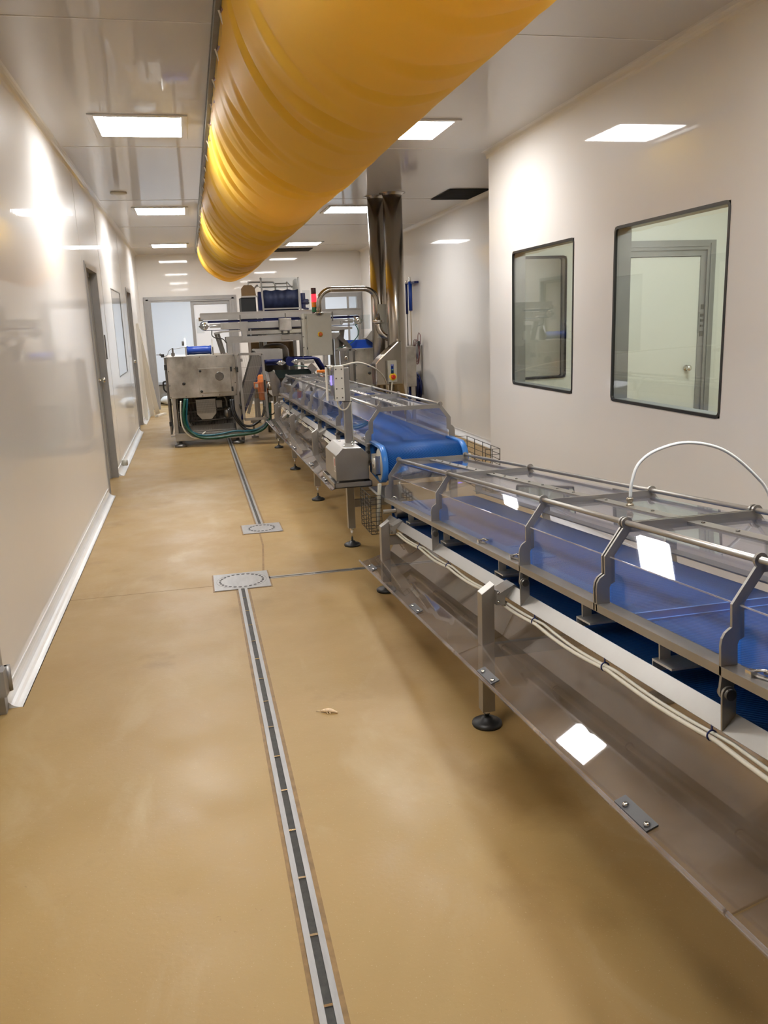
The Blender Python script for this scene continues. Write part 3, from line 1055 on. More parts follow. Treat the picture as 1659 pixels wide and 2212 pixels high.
        for i in range(n):
            u = a+0.05+(b_-a-0.1)*i/(n-1)
            mb.lathe((XC, u, 0.3715), [(0.006, 0), (0.006, 0.003), (0.003, 0.005)], 10)
        mb.build('strap_bolt', 'steel_dark', st)
    # legs
    for y in cfg['legs']:
        zt = Z0(y)+0.052
        for sd in (0, 1):
            X = (lambda x: x) if sd == 0 else mir
            zb = cfg['leg_bottom'](y)
            mb = MB()
            mb.prism([(X(1.008), zb), (X(1.060), zb), (X(1.060), zt), (X(1.008), zt-0.036)], 'y', y-0.026, y+0.026)
            leg = mb.build('leg', 'steel_satin', t, 0.002)
            foot(X(1.034), y, zb, leg)
            u = U(y)
            mb = MB(M)
            mb.box((X(1.060), u-0.050, -0.028), (X(1.068), u+0.050, 0.030))
            mb.prism([(X(1.066), -0.030), (X(1.066), 0.012), (X(1.137), 0.046), (X(1.180), 0.003), (X(1.176), -0.002), (X(1.137), 0.038), (X(1.096), -0.003), (X(1.096), -0.030)], 'y', u-0.045, u+0.045)
            mb.build('leg_bracket', 'steel_satin', t)
            mb = MB(M)
            for du in (-0.034, 0.034):
                for v in (-0.014, 0.020):
                    mb.lathe((X(1.066), u-0.052, v), [(0.006, 0), (0.006, -0.004), (0.003, -0.006)], 8, 'y')
            mb.build('bracket_bolt', 'bolt', t)
        MB().box((1.06, y-0.012, 0.29), (mir(1.06), y+0.012, 0.345)).build('leg_brace', 'steel_satin', t)
    # clear drip trays on both sides
    for a, b_ in cfg['trays']:
        for sd in (0, 1):
            X = (lambda x: x) if sd == 0 else mir
            th = 0.005 if sd else -0.005
            prof = [(X(0.900), -0.206), (X(0.908), -0.222), (X(1.100), -0.167), (X(1.158), -0.066), (X(1.166), -0.030)]
            MB(M).sheet(prof, U(a), U(b_), th).build('drip_tray', 'poly_tray', t)
            MB(M).prism([(X(0.896), -0.214), (X(0.905), -0.229), (X(0.914), -0.226), (X(0.911), -0.219), (X(0.902), -0.205)], 'y', U(a)+0.001, U(b_)-0.001).build('tray_lip', 'poly_edge', t)
    for y in cfg['clips']:
        mb = MB(M)
        u = U(y)
        mb.prism([(0.914, -0.220), (0.945, -0.209), (0.945, -0.204), (0.914, -0.215)], 'y', u-0.075, u+0.075)
        cl = mb.build('tray_clip', 'clip_grey', t)
        mb = MB(M)
        for du in (-0.058, 0.040):
            mb.lathe((0.926, u+du, -0.2115), [(0.009, 0), (0.009, 0.004), (0.005, 0.008)], 12)
        mb.build('clip_bolt', 'bolt', cl)
    # cables under the beam
    for k, (dx, dv, ph) in enumerate(((0.0, 0.0, 0.0), (0.009, 0.010, 1.3))):
        a, b_ = U(cfg['cable'][0]), U(cfg['cable'][1])
        n = int((b_-a)/0.03)
        pts = [(1.098+dx+0.003*math.sin(u_*5+ph), u_, -0.030+dv-0.011*abs(math.sin(PI*(u_-a)/0.52+0.25*k))) for u_ in [a+(b_-a)*i/n for i in range(n+1)]]
        MB(M).tube(pts, 0.0062 if k == 0 else 0.0050, 8).build('cable', 'cable_white', t)
    mb = MB(M)
    u_ = U(cfg['cable'][0])+0.02
    while u_ < U(cfg['cable'][1]):
        mb.tube([(1.102+0.0125*math.cos(q), u_, -0.026+0.0125*math.sin(q)) for q in [2*PI*i/14 for i in range(14)]], 0.0022, 6, True)
        mb.box((1.1005, u_-0.002, -0.015), (1.1035, u_+0.002, 0.001))
        u_ += 0.52
    mb.build('cable_tie', 'blue_tie', t)
    # toggle latches on the rail
    for y in cfg['latches']:
        u = U(y)
        mb = MB(M)
        mb.box((1.118, u-0.010, 0.149), (1.134, u+0.010, 0.163))
        mb.tube([(1.126, u+0.006, 0.160), (1.138, u-0.030, 0.170), (1.150, u-0.042, 0.166), (1.144, u-0.020, 0.160)], 0.0035, 8)
        mb.bar((1.13, u-0.004, 0.154), (1.142, u-0.045, 0.153), 0.008, 0.004)
        mb.build('toggle_latch', 'bolt', t)
    return t, M, U, Z0

near, NM, NU, NZ = conveyor('belt_conveyor', 'near sloping belt conveyor with blue belt under a clear hood', 2.73, 0.560, -0.0858, dict(
    y0=0.35, y1=4.98, belt_v=0.118, r_near=0.06, r_far=0.055, roll_near=0.45, roll_far=4.96, sag=0.062,
    flights=[2.01, 0.9], cross=[4.55, 3.84, 3.06, 2.30, 1.84, 1.30, 0.80],
    arches=[(4.95, False, False), (3.90, False, True), (2.73, False, True), (2.135, True, False), (1.53, False, True), (0.95, False, True), (0.42, False, False)],
    legs=[4.70, 2.91, 1.13], leg_bottom=lambda y: 0.066 if y < 4 else 0.062, trays=[(4.86, 2.92), (2.91, 1.22), (1.21, 0.35)], clips=[4.62, 3.62, 2.62, 1.60],
    cable=(0.5, 4.66), latches=[4.86, 3.23, 2.86, 1.45]))
# spring hinge on the tray, pneumatic hose on the hood
mb = MB(NM)
u = NU(1.33)
mb.box((1.128, u-0.04, -0.112), (1.136, u+0.05, -0.098))
for i in range(6):
    mb.lathe((1.126, u-0.035+i*0.013, -0.100), [(0.008, 0), (0.008, 0.007), (0.004, 0.008)], 10, 'y')
mb.build('spring_hinge', 'steel_satin', near)
def Zn(y, v):
    return NM((0, NU(y), v)).z
fit = MB(NM).lathe((XC, NU(2.50), 0.371), [(0.013, 0), (0.013, 0.007), (0.009, 0.008), (0.009, 0.016), (0.012, 0.017), (0.012, 0.026), (0.008, 0.030)], 12).build('hose_fitting', 'brass', near)
zz = Zn(2.5, 0.40)
MB().tube(smooth_path([(1.425, 2.53, zz), (1.428, 2.53, zz+0.05), (1.452, 2.53, zz+0.115), (1.512, 2.52, zz+0.160), (1.622, 2.51, zz+0.180), (1.752, 2.50, zz+0.148), (1.868, 2.49, zz+0.060), (1.935, 2.48, zz-0.03), (1.96, 2.46, zz-0.2), (1.93, 2.44, zz-0.42), (1.80, 2.42, zz-0.50)], 8), 0.0056, 10).build('air_hose', 'white_tube', near)

def far_cfg():
    return dict(y0=5.46, y1=11.32, belt_v=0.150, r_near=0.112, r_far=0.06, roll_near=5.25, roll_far=11.28, sag=0.066, rims=True,
        flights=[], cross=[5.75, 6.35, 7.0, 7.6, 8.3, 9.0, 9.7, 10.4, 11.0],
        arches=[(5.52, False, True), (6.72, False, True), (7.74, False, True), (8.42, False, False), (8.98, False, True), (10.10, False, True), (11.20, False, False)],
        legs=[5.81, 7.51, 9.27, 11.06], leg_bottom=lambda y: 0.135, trays=[(7.50, 5.86), (9.26, 7.52), (11.30, 9.28)], clips=[6.3, 7.1, 8.3, 9.6, 10.6],
        cable=(6.3, 11.0), latches=[5.62, 5.72, 6.1, 7.2, 8.2])
far, FM, FU, FZ = conveyor('belt_conveyor', 'far level belt conveyor in front of the machines, with drive box and end panel', 5.5, 0.645, -0.0148, far_cfg())
mb = MB(FM)
u = FU(5.50)
mb.prism([(1.166, 0.135), (1.166, 0.291), (1.216, 0.356), (mir(1.216), 0.356), (mir(1.166), 0.291), (mir(1.166), 0.135)], 'y', u-0.002, u+0.003)
mb.build('end_panel', 'poly_hood', far)
# drive box, its tray, axle and bearing
dv = MB().prism([(0.873, 0.566), (1.098, 0.566), (1.099, 0.735), (1.050, 0.782), (0.928, 0.788), (0.876, 0.738)], 'y', 5.40, 5.84).build('drive_box', 'steel_satin', far, 0.003)
MB().box((0.8725, 5.415, 0.625), (0.8735, 5.475, 0.725)).build('warning_label', 'sticker', dv)
mb = MB()
mb.box((0.8720, 5.42, 0.668), (0.8726, 5.445, 0.715))
mb.build('label_print', 'ink_red', dv)
mb = MB()
for z in (0.655, 0.645, 0.636):
    mb.box((0.8720, 5.42, z), (0.8726, 5.468, z+0.003))
mb.build('label_text', 'ink_dark', dv)
mb = MB()
for x, y in ((0.95, 5.48), (1.01, 5.50), (1.03, 5.62), (0.96, 5.72)):
    mb.lathe((x, y, 0.784), [(0.008, 0), (0.008, 0.008), (0.004, 0.012)], 8)
mb.build('box_bolt', 'bolt', dv)
mb = MB()
mb.box((0.856, 5.38, 0.520), (1.113, 5.90, 0.525))
for a, b_ in (((0.856, 5.38), (0.861, 5.90)), ((1.108, 5.38), (1.113, 5.90)), ((0.856, 5.38), (1.113, 5.385)), ((0.856, 5.895), (1.113, 5.90))):
    mb.box((*a, 0.520), (*b_, 0.556))
mb.box((0.90, 5.45, 0.525), (1.07, 5.80, 0.566))
mb.build('drive_tray', 'steel_satin', far)
mb = MB()
mb.box((1.100, 5.19, 0.625), (1.132, 5.195, 0.75)); mb.box((1.100, 5.31, 0.625), (1.132, 5.315, 0.75)); mb.box((1.100, 5.19, 0.625), (1.132, 5.315, 0.632))
mb.build('bearing_bracket', 'steel_bright', far)
MB().lathe((1.100, 5.25, 0.695), [(0.034, 0), (0.034, 0.012), (0.022, 0.016), (0.022, 0.034)], 20, 'x').build('axle_bearing', 'white_plastic', far)
MB().lathe((mir(1.135), 5.25, 0.695), [(0.034, 0), (0.036, 0.02), (0.022, 0.026), (0.020, 0.05)], 20, 'x').build('axle_bearing', 'white_plastic', far)
mb = MB()
mb.prism([(1.08, 0.515), (1.20, 0.43), (1.206, 0.436), (1.09, 0.522)], 'y', 5.06, 5.36)
mb.prism([(1.09, 0.520), (1.64, 0.520), (1.62, 0.44), (1.20, 0.43)], 'y', 5.36, 5.366)
mb.build('scrap_chute', 'steel_satin', far)
def wire_guard(x, y0, y1, z0, z1, nx, nz, inx):
    mb = MB()
    for i in range(nx+1):
        y = y0+(y1-y0)*i/nx
        mb.bar((x, y, z0), (x, y, z1), 0.004, 0.004)
        mb.bar((x, y, z0), (x+inx, y, z0), 0.004, 0.004)
    for j in range(nz+1):
        z = z0+(z1-z0)*j/nz
        mb.bar((x, y0, z), (x, y1, z), 0.003, 0.003)
        mb.bar((x, y0, z), (x+inx, y0, z), 0.003, 0.003)
        mb.bar((x, y1, z), (x+inx, y1, z), 0.003, 0.003)
    for xx in (x+inx*0.5, x+inx):
        mb.bar((xx, y0, z0), (xx, y0, z1), 0.003, 0.003)
        mb.bar((xx, y0, z0), (xx, y1, z0), 0.003, 0.003)
    mb.build('wire_guard', 'wire_dark', far)
wire_guard(1.015, 4.99, 5.30, 0.285, 0.535, 4, 9, 0.07)
wire_guard(1.90, 5.05, 5.72, 0.48, 0.765, 4, 8, -0.10)
MB().tube([(1.088, 5.03, 0.60), (1.080, 5.03, 0.50), (1.070, 5.03, 0.38), (1.072, 5.03, 0.30)], 0.012, 10).build('drain_pipe', 'grey_paint', far)
# post with light-barrier unit standing on the drive box
t = thing('sensor_post', 'steel post on the drive box carrying a white sensor unit with a violet light', 'sensor', (1.015, 5.66, 0.785))
MB().box((0.991, 5.637, 0.780), (1.037, 5.683, 1.300)).build('post', 'steel_satin', t, 0.002)
MB().box((0.96, 5.61, 0.779), (1.07, 5.71, 0.786)).build('base_plate', 'steel_satin', t)
un = MB().box((0.922, 5.585, 1.082), (0.990, 5.655, 1.318)).build('unit_body', 'white_plastic', t, 0.004)
mb = MB()
for x in (0.936, 0.974):
    for z in (1.105, 1.165, 1.235, 1.295):
        mb.lathe((x, 5.585, z), [(0.005, 0), (0.005, -0.003), (0.003, -0.004)], 8, 'y')
mb.build('unit_screw', 'steel_dark', un)
MB().box((0.880, 5.59, 1.095), (0.921, 5.65, 1.312)).build('clear_cover', 'clear_guard', t)
MB().box((0.872, 5.60, 1.085), (0.880, 5.65, 1.322)).box((0.872, 5.60, 1.312), (0.925, 5.65, 1.322)).build('cover_bracket', 'white_plastic', t)
MB().box((0.903, 5.61, 1.19), (0.911, 5.63, 1.255)).build('indicator_light', 'violet_glow', t)
MB().box((0.900, 5.60, 1.12), (0.915, 5.64, 1.19)).box((0.900, 5.60, 1.255), (0.915, 5.64, 1.29)).build('sensor_head', 'steel_bright', t)
MB().lathe((0.905, 5.585, 1.302), [(0.014, 0), (0.014, -0.012), (0.008, -0.016)], 14, 'y').build('cover_knob', 'steel_bright', t)
MB().tube(smooth_path([(0.945, 5.62, 1.082), (0.945, 5.62, 1.055), (0.965, 5.62, 1.022), (1.000, 5.62, 1.022), (1.030, 5.63, 1.06), (1.042, 5.66, 1.09), (1.044, 5.66, 0.95), (1.048, 5.66, 0.82), (1.052, 5.67, 0.786)], 6), 0.0055, 8).build('sensor_cable', 'cable_white', t)
MB().box((0.985, 5.630, 1.068), (1.046, 5.690, 1.074)).build('cable_tie', 'black_rubber', t)
tag(MB().tube(smooth_path([(0.985, 5.66, 1.314), (1.03, 5.72, 1.316), (1.294, 6.6, 1.285), (1.611, 7.6, 1.195), (1.871, 8.4, 1.085), (2.059, 9.0, 0.955), (2.145, 9.35, 0.835), (2.171, 9.5, 0.70), (2.18, 9.55, 0.40), (2.2, 9.58, 0.10), (2.23, 9.60, 0.012)], 8), 0.0068, 8).build('signal_cable', 'cable_white'),
    'pale cable arching from the white sensor unit over the far conveyor hood', 'cable')

# ---------------------------------------------------------------- steel pipes by the right wall, hopper, stop box
t = thing('steel_pipe', 'thick vertical stainless pipe running from floor to ceiling', 'pipe', (2.432, 9.95, 0))
MB().cyl((2.432, 9.95, 0), (2.432, 9.95, ZC), 0.113, 40).build('pipe_body', 'steel_pipe', t)
MB().lathe((2.432, 9.95, ZC), [(0.155, 0), (0.155, -0.004), (0.120, -0.010), (0.117, -0.03)], 36).build('ceiling_flange', 'steel_pipe', t)
MB().cyl((2.432, 9.95, 0), (2.432, 9.95, 0.05), 0.15, 36).build('base_flange', 'steel_pipe', t)
mb = MB().prism([(2.105, 0.855), (2.105, 1.115), (2.150, 1.165), (2.385, 1.365), (2.430, 1.365), (2.430, 0.855)], 'y', 9.70, 9.93)
mb.build('sloping_hopper', 'steel_pipe', t, 0.012)
t2 = thing('steel_pipe', 'thinner stainless pipe half hidden behind the thick one', 'pipe', (2.29, 10.22, 0))
MB().cyl((2.29, 10.22, 0), (2.29, 10.22, ZC), 0.098, 36).build('pipe_body', 'steel_pipe', t2)
MB().lathe((2.29, 10.22, ZC), [(0.14, 0), (0.14, -0.004), (0.105, -0.010), (0.102, -0.03)], 36).build('ceiling_flange', 'steel_pipe', t2)
MB().box((2.235, 10.08, 1.40), (2.345, 10.12, 1.80)).build('grey_trunking', 'grey_paint', t2, 0.004)
# cable arch from the thick pipe to the control box
t = thing('cable_arch', 'bent stainless tube arching from the thick pipe to the grey control box', 'pipe', (1.53, 10.25, 1.72))
p = [(1.535, 10.16, 1.70), (1.535, 10.16, 1.82)]
p += [(1.535+0.17*(1-math.cos(a)), 10.16, 1.83+0.165*math.sin(a)) for a in [PI/2*i/8 for i in range(1, 9)]]
p += [(2.08, 10.14, 1.99)]
p += [(2.08+0.165*math.sin(a), 10.13, 1.825+0.165*math.cos(a)) for a in [PI/2*i/8 for i in range(1, 9)]]
p += [(2.247, 10.10, 1.61)]
MB().tube(p, 0.032, 18).build('arch_tube', 'steel_pipe', t)
MB().lathe((2.247, 10.10, 1.60), [(0.05, -0.02), (0.069, -0.016), (0.069, -0.002), (0.060, 0.0), (0.069, 0.002), (0.069, 0.014), (0.05, 0.018)], 28).build('tube_clamp', 'steel_bright', t)
MB().tube([(2.247, 10.10, 1.59)]+[(2.247+0.16*(1-math.cos(a)), 10.10-0.05*a/1.57, 1.55-0.16*math.sin(a)) for a in [PI/2*i/8 for i in range(9)]]+[(2.425, 10.03, 1.39)], 0.041, 18).build('elbow', 'steel_pipe', t)
MB().lathe((1.535, 10.16, 1.722), [(0.055, 0), (0.055, 0.006), (0.036, 0.010)], 20).build('tube_foot', 'steel_bright', t)
# control box
t = thing('control_box', 'grey metal control cabinet with an orange stop button below the signal lamp', 'control box', (1.515, 10.25, 1.222))
MB().box((1.380, 10.17, 1.222), (1.677, 10.19, 1.722)).build('door', 'grey_paint', t, 0.003)
MB().box((1.352, 10.192, 1.225), (1.677, 10.42, 1.722)).build('body', 'grey_paint', t, 0.003)
es = MB().lathe((1.536, 10.17, 1.474), [(0.031, 0), (0.031, -0.010), (0.026, -0.014)], 24, 'y').build('button_collar', 'yellow_plastic', t)
MB().lathe((1.536, 10.155, 1.474), [(0.012, 0), (0.012, -0.008), (0.022, -0.012), (0.022, -0.026), (0.012, -0.030)], 24, 'y').build('stop_button', 'orange_button', es)
for z in (1.30, 1.66):
    MB().cyl((1.372, 10.178, z), (1.372, 10.178, z+0.03), 0.006, 10).build('hinge', 'steel_dark', t)
MB().bar((1.33, 10.30, 1.20), (1.33, 10.30, 1.68), 0.010, 0.010).bar((1.36, 10.30, 1.45), (1.33, 10.30, 1.45), 0.01, 0.01).bar((1.36, 10.30, 1.66), (1.33, 10.30, 1.66), 0.01, 0.01).bar((1.36, 10.30, 1.32), (1.33, 10.30, 1.32), 0.01, 0.01).build('side_rail', 'steel_dark', t)
t = thing('signal_tower', 'signal lamp stack with red light lit standing on the control box', 'signal lamp', (1.50, 10.30, 1.722))
for nm, mt, a, b_ in (('lamp_base', 'black_rubber', 1.720, 1.738), ('green_lens', 'green_lens', 1.738, 1.796), ('amber_lens', 'amber_lens', 1.796, 1.856), ('red_lens', 'red_glow', 1.856, 1.950), ('lamp_cap', 'dark_lens', 1.950, 2.022)):
    MB().lathe((1.50, 10.30, a), [(0.029, 0), (0.031, 0.004), (0.031, b_-a-0.004), (0.029, b_-a)], 24).build(nm, mt, t)
# push-button box on the hopper
t = thing('button_box', 'grey push button box with yellow and red stop button on the hopper', 'button box', (2.29, 9.66, 0.895))
MB().box((2.235, 9.63, 0.895), (2.345, 9.70, 1.145)).build('body', 'grey_paint', t, 0.004)
MB().lathe((2.293, 9.63, 0.957), [(0.044, 0), (0.044, -0.004)], 28, 'y').build('button_plate', 'yellow_plastic', t)
MB().lathe((2.293, 9.626, 0.957), [(0.014, 0), (0.014, -0.012), (0.026, -0.016), (0.026, -0.032), (0.014, -0.036)], 24, 'y').build('stop_button', 'red_button', t)
for z, mt in ((1.075, 'blue_plastic'), (1.020, 'teal_hose')):
    lb = MB().box((2.272, 9.626, z-0.028), (2.304, 9.631, z+0.028)).build('button_label', mt, t)
    MB().lathe((2.288, 9.626, z-0.004), [(0.011, 0), (0.011, -0.008), (0.006, -0.010)], 16, 'y').build('push_button', 'blue_tie', lb)
    MB().box((2.278, 9.624, z+0.016), (2.298, 9.626, z+0.021)).build('label_mark', 'sticker', lb)
MB().tube([(2.285, 9.66, 0.896), (2.283, 9.66, 0.85), (2.275, 9.66, 0.78), (2.27, 9.67, 0.5), (2.27, 9.72, 0.02)], 0.008, 8).lathe((2.285, 9.66, 0.895), [(0.015, 0), (0.015, -0.02), (0.009, -0.03)], 12).build('box_cable', 'cable_white', t)

# ---------------------------------------------------------------- wall board with brushes, hose and cable on the far right wall
t = thing('wall_board', 'narrow steel tool board on the far right wall behind the pipes', 'tool board', (3.57, 13.5, 0.45))
MB().box((3.572, 13.02, 0.42), (3.60, 13.90, 1.20)).build('board', 'steel_satin', t, 0.003)
MB().box((3.565, 13.35, 0.86), (3.573, 13.47, 0.96)).build('board_socket', 'black_rubber', t)
MB().box((3.53, 13.15, 2.17), (3.60, 13.75, 2.20)).build('tool_rail', 'blue_tie', t)
t = thing('brush', 'blue handled pole hanging on the far right wall with blue brush head', 'brush', (3.53, 13.42, 0.98))
MB().cyl((3.53, 13.42, 1.75), (3.53, 13.42, 2.20), 0.030, 16).build('handle', 'blue_plastic', t)
MB().cyl((3.53, 13.42, 1.06), (3.53, 13.42, 1.75), 0.011, 12).build('pole', 'pole_tan', t)
MB().lathe((3.53, 13.42, 2.20), [(0.02, 0), (0.02, 0.02), (0.012, 0.03), (0.014, 0.07), (0.006, 0.08)], 14).build('hook_end', 'steel_bright', t)
MB().box((3.50, 13.37, 0.965), (3.565, 13.50, 1.065)).build('brush_head', 'blue_plastic', t, 0.006)
t = thing('squeegee', 'thin dark pole hanging left of the blue handled brush', 'squeegee', (3.53, 13.66, 0.98))
MB().cyl((3.53, 13.66, 1.70), (3.53, 13.66, 2.18), 0.020, 14).build('handle', 'blue_tie', t)
MB().cyl((3.53, 13.66, 0.98), (3.53, 13.66, 1.70), 0.010, 12).build('pole', 'steel_dark', t)
MB().lathe((3.53, 13.66, 2.18), [(0.02, 0), (0.012, 0.02), (0.012, 0.05), (0.005, 0.06)], 12).build('hook_end', 'steel_bright', t)
t = thing('hose_coil', 'thick coil of dark navy hose hanging on the tool board', 'hose', (3.50, 13.15, 0.5))
mb = MB()
random.seed(3)
for k in range(18):
    ry, rz = 0.27+0.018*(k % 6), 0.20+0.016*(k % 5)
    x = 3.545-0.026*(k // 3)
    ph = random.uniform(0, 1)
    mb.tube([(x+0.008*math.sin(3*q+ph), 13.22+ry*math.cos(q)+0.010*math.sin(2*q+ph), 0.53-0.015*(k % 3)+rz*math.sin(q)) for q in [2*PI*i/40 for i in range(40)]], 0.0125, 8, True)
mb.build('hose_loops', 'navy', t)
MB().cyl((3.570, 13.22, 0.715), (3.38, 13.22, 0.715), 0.018, 12).build('hose_hook', 'steel_satin', t)
t = thing('cable_coil', 'tangle of thin dark red cable hung on the tool board above the hose', 'cable', (3.54, 13.1, 1.0))
mb = MB()
for k in range(4):
    ph = k*1.2
    mb.tube([(3.55-0.01*k, 13.14+(0.14+0.02*k)*math.cos(q)+0.03*math.sin(2*q+ph), 1.10+(0.15+0.015*k)*math.sin(q)+0.02*math.cos(3*q+ph)) for q in [2*PI*i/36 for i in range(36)]], 0.005, 6, True)
mb.tube(smooth_path([(3.55, 13.10, 1.23), (3.54, 13.05, 1.36), (3.53, 12.95, 1.40), (3.53, 12.86, 1.34), (3.54, 12.92, 1.22)], 6), 0.005, 6)
mb.build('cable_loops', 'red_cable', t)
MB().box((3.52, 12.98, 1.19), (3.55, 13.06, 1.27)).build('cable_plug', 'black_rubber', t)

# ---------------------------------------------------------------- left filling cabinet with its mesh gate
YF = 11.75
t = thing('machine_cabinet', 'stainless machine cabinet with a round viewing window by the left wall', 'machine', (0.13, 12.2, 0))
body = MB().box((-0.343, YF, 0.672), (0.572, YF+0.95, 1.232)).build('upper_body', 'steel_panel', t, 0.004)
mb = MB()
for x in (-0.325, -0.12, 0.10, 0.33, 0.555):
    for z in (0.690, 1.215):
        mb.lathe((x, YF, z), [(0.008, 0), (0.008, -0.003), (0.004, -0.005)], 10, 'y')
for z in (0.85, 1.04):
    for x in (-0.325, 0.556):
        mb.lathe((x, YF, z), [(0.008, 0), (0.008, -0.003), (0.004, -0.005)], 10, 'y')
mb.build('panel_bolt', 'steel_dark', body)
dr = MB().box((0.062, YF-0.022, 0.727), (0.500, YF-0.002, 1.062)).build('access_door', 'steel_panel', t, 0.004)
MB().lathe((0.347, YF-0.022, 0.948), [(0.060, 0), (0.060, -0.003), (0.054, -0.004)], 32, 'y').build('round_window', 'steel_dark', dr)
for z in (0.752, 1.028):
    MB().lathe((0.092, YF-0.022, z), [(0.016, 0), (0.018, -0.008), (0.010, -0.014)], 18, 'y').build('door_catch', 'black_rubber', dr)
for z in (0.735, 1.005):
    MB().box((0.496, YF-0.030, z), (0.522, YF, z+0.062)).build('door_hinge', 'black_rubber', dr)
MB().lathe((-0.138, YF, 0.868), [(0.008, 0), (0.008, -0.010), (0.022, -0.012), (0.022, -0.026), (0.012, -0.030)], 7, 'y').build('star_knob', 'black_rubber', t)
mb = MB()
for x in (-0.315, 0.525):
    for y in (YF+0.005, YF+0.90):
        mb.box((x, y, 0.09), (x+0.05, y+0.05, 0.672))
mb.box((0.57, YF+0.01, 0.09), (0.60, YF+0.05, 1.225))
mb.box((-0.315, YF+0.0, 0.085), (0.60, YF+0.05, 0.190))
mb.box((-0.315, YF+0.90, 0.085), (0.60, YF+0.95, 0.190))
mb.box((-0.315, YF+0.05, 0.085), (-0.265, YF+0.90, 0.190))
mb.box((0.545, YF+0.05, 0.085), (0.60, YF+0.90, 0.190))
mb.box((-0.37, YF+0.0, 0.150), (-0.315, YF+0.03, 0.165))
mb.build('base_frame', 'steel_satin', t, 0.002)
for x in (-0.25, 0.535):
    for y in (YF+0.04, YF+0.90):
        MB().lathe((x, y, 0), [(0.085, 0), (0.088, 0.010), (0.088, 0.03), (0.06, 0.042), (0.025, 0.046), (0.018, 0.09)], 26).build('machine_foot', 'steel_dark', t)
dk = MB().box((-0.372, YF-0.005, 0.185), (-0.348, YF+0.90, 1.225)).build('side_guard', 'steel_dark', t)
MB().tube(smooth_path([(-0.372, YF+0.02, 0.91), (-0.405, YF+0.02, 0.90), (-0.41, YF+0.02, 0.87), (-0.405, YF+0.02, 0.80), (-0.372, YF+0.02, 0.76)], 5), 0.011, 8).build('guard_handle', 'black_rubber', dk)
MB().box((-0.378, YF-0.010, 1.06), (-0.345, YF+0.03, 1.13)).box((-0.378, YF-0.010, 0.30), (-0.345, YF+0.03, 0.36)).build('guard_hinge', 'black_rubber', dk)
# mesh screens, chute and pipes below the cabinet
mb = MB()
for i in range(46):
    x = -0.26+i*0.0172
    mb.bar((x, YF+0.86, 0.20), (x, YF+0.86, 0.67), 0.004, 0.004)
for z in (0.27, 0.40, 0.53):
    mb.bar((-0.26, YF+0.86, z), (0.53, YF+0.86, z), 0.005, 0.005)
mb.build('mesh_screen', 'steel_satin', t)
mb = MB()
for i in range(40):
    x = -0.09+i*0.0152
    mb.bar((x, YF+0.06, 0.205), (x+0.02, YF+0.30, 0.375), 0.004, 0.004)
mb.bar((-0.10, YF+0.06, 0.205), (0.515, YF+0.06, 0.205), 0.012, 0.012)
mb.build('mesh_screen', 'steel_satin', t)
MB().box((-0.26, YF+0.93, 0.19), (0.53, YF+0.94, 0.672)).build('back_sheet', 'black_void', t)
MB().prism([(0.000, 0.635), (0.268, 0.635), (0.268, 0.432), (0.200, 0.355), (0.066, 0.355), (0.004, 0.432)], 'y', YF+0.10, YF+0.45).build('chute', 'steel_satin', t, 0.003)
mb = MB()
for i in range(24):
    mb.bar((0.010+i*0.0108, YF+0.094, 0.44), (0.010+i*0.0108, YF+0.094, 0.63), 0.004, 0.003)
for z in (0.47, 0.50, 0.53, 0.56, 0.59):
    mb.bar((0.003, YF+0.094, z), (0.265, YF+0.094, z), 0.003, 0.003)
mb.build('chute_mesh', 'steel_dark', t)
mb = MB()
for z in (0.325, 0.455):
    mb.tube([(-0.20, YF+0.20, z), (0.50, YF+0.20, z+0.02)], 0.012, 8)
mb.tube(smooth_path([(0.29, YF+0.25, 0.645), (0.38, YF+0.25, 0.655), (0.42, YF+0.25, 0.60), (0.42, YF+0.25, 0.50)], 5), 0.02, 10)
mb.tube(smooth_path([(-0.13, YF+0.12, 0.43), (-0.13, YF+0.12, 0.33), (-0.09, YF+0.12, 0.27)], 5), 0.028, 10)
mb.lathe((0.42, YF+0.18, 0.34), [(0.03, 0), (0.055, 0.05), (0.05, 0.12), (0.03, 0.15)], 18)
mb.box((0.28, YF+0.22, 0.50), (0.36, YF+0.30, 0.60))
mb.build('pipework', 'steel_dark', t)
# gate hinged on the cabinet
gt = [(0.607, 1.238), (0.930, 1.232), (0.952, 0.359), (0.630, 0.359)]
mb = MB()
for (a, b_), (c, d) in zip(gt, gt[1:]+gt[:1]):
    mb.bar((a, 11.5, b_), (c, 11.5, d), 0.034, 0.034, (0, 1, 0))
gate = mb.build('mesh_gate', 'steel_satin', t)
mb = MB()
for i in range(1, 24):
    k = i/24
    mb.bar((0.607+0.323*k, 11.5, 1.235), (0.630+0.322*k, 11.5, 0.36), 0.0028, 0.0028, (0, 1, 0))
for k in (0.2, 0.4, 0.6, 0.8):
    z = 1.235-0.876*k
    mb.bar((0.607+0.023*k, 11.503, z), (0.930+0.022*k, 11.503, z), 0.0035, 0.0035)
mb.build('gate_wire', 'steel_satin', gate)
MB().box((0.576, 11.49, 1.00), (0.606, 11.78, 1.065)).box((0.585, 11.49, 0.50), (0.618, 11.78, 0.55)).build('gate_hinge', 'black_rubber', gate)
MB().box((0.925, 11.475, 0.72), (0.948, 11.50, 0.88)).build('gate_catch', 'black_rubber', gate)
MB().box((0.625, 11.475, 1.14), (0.66, 11.50, 1.18)).build('gate_lock', 'steel_bright', gate)
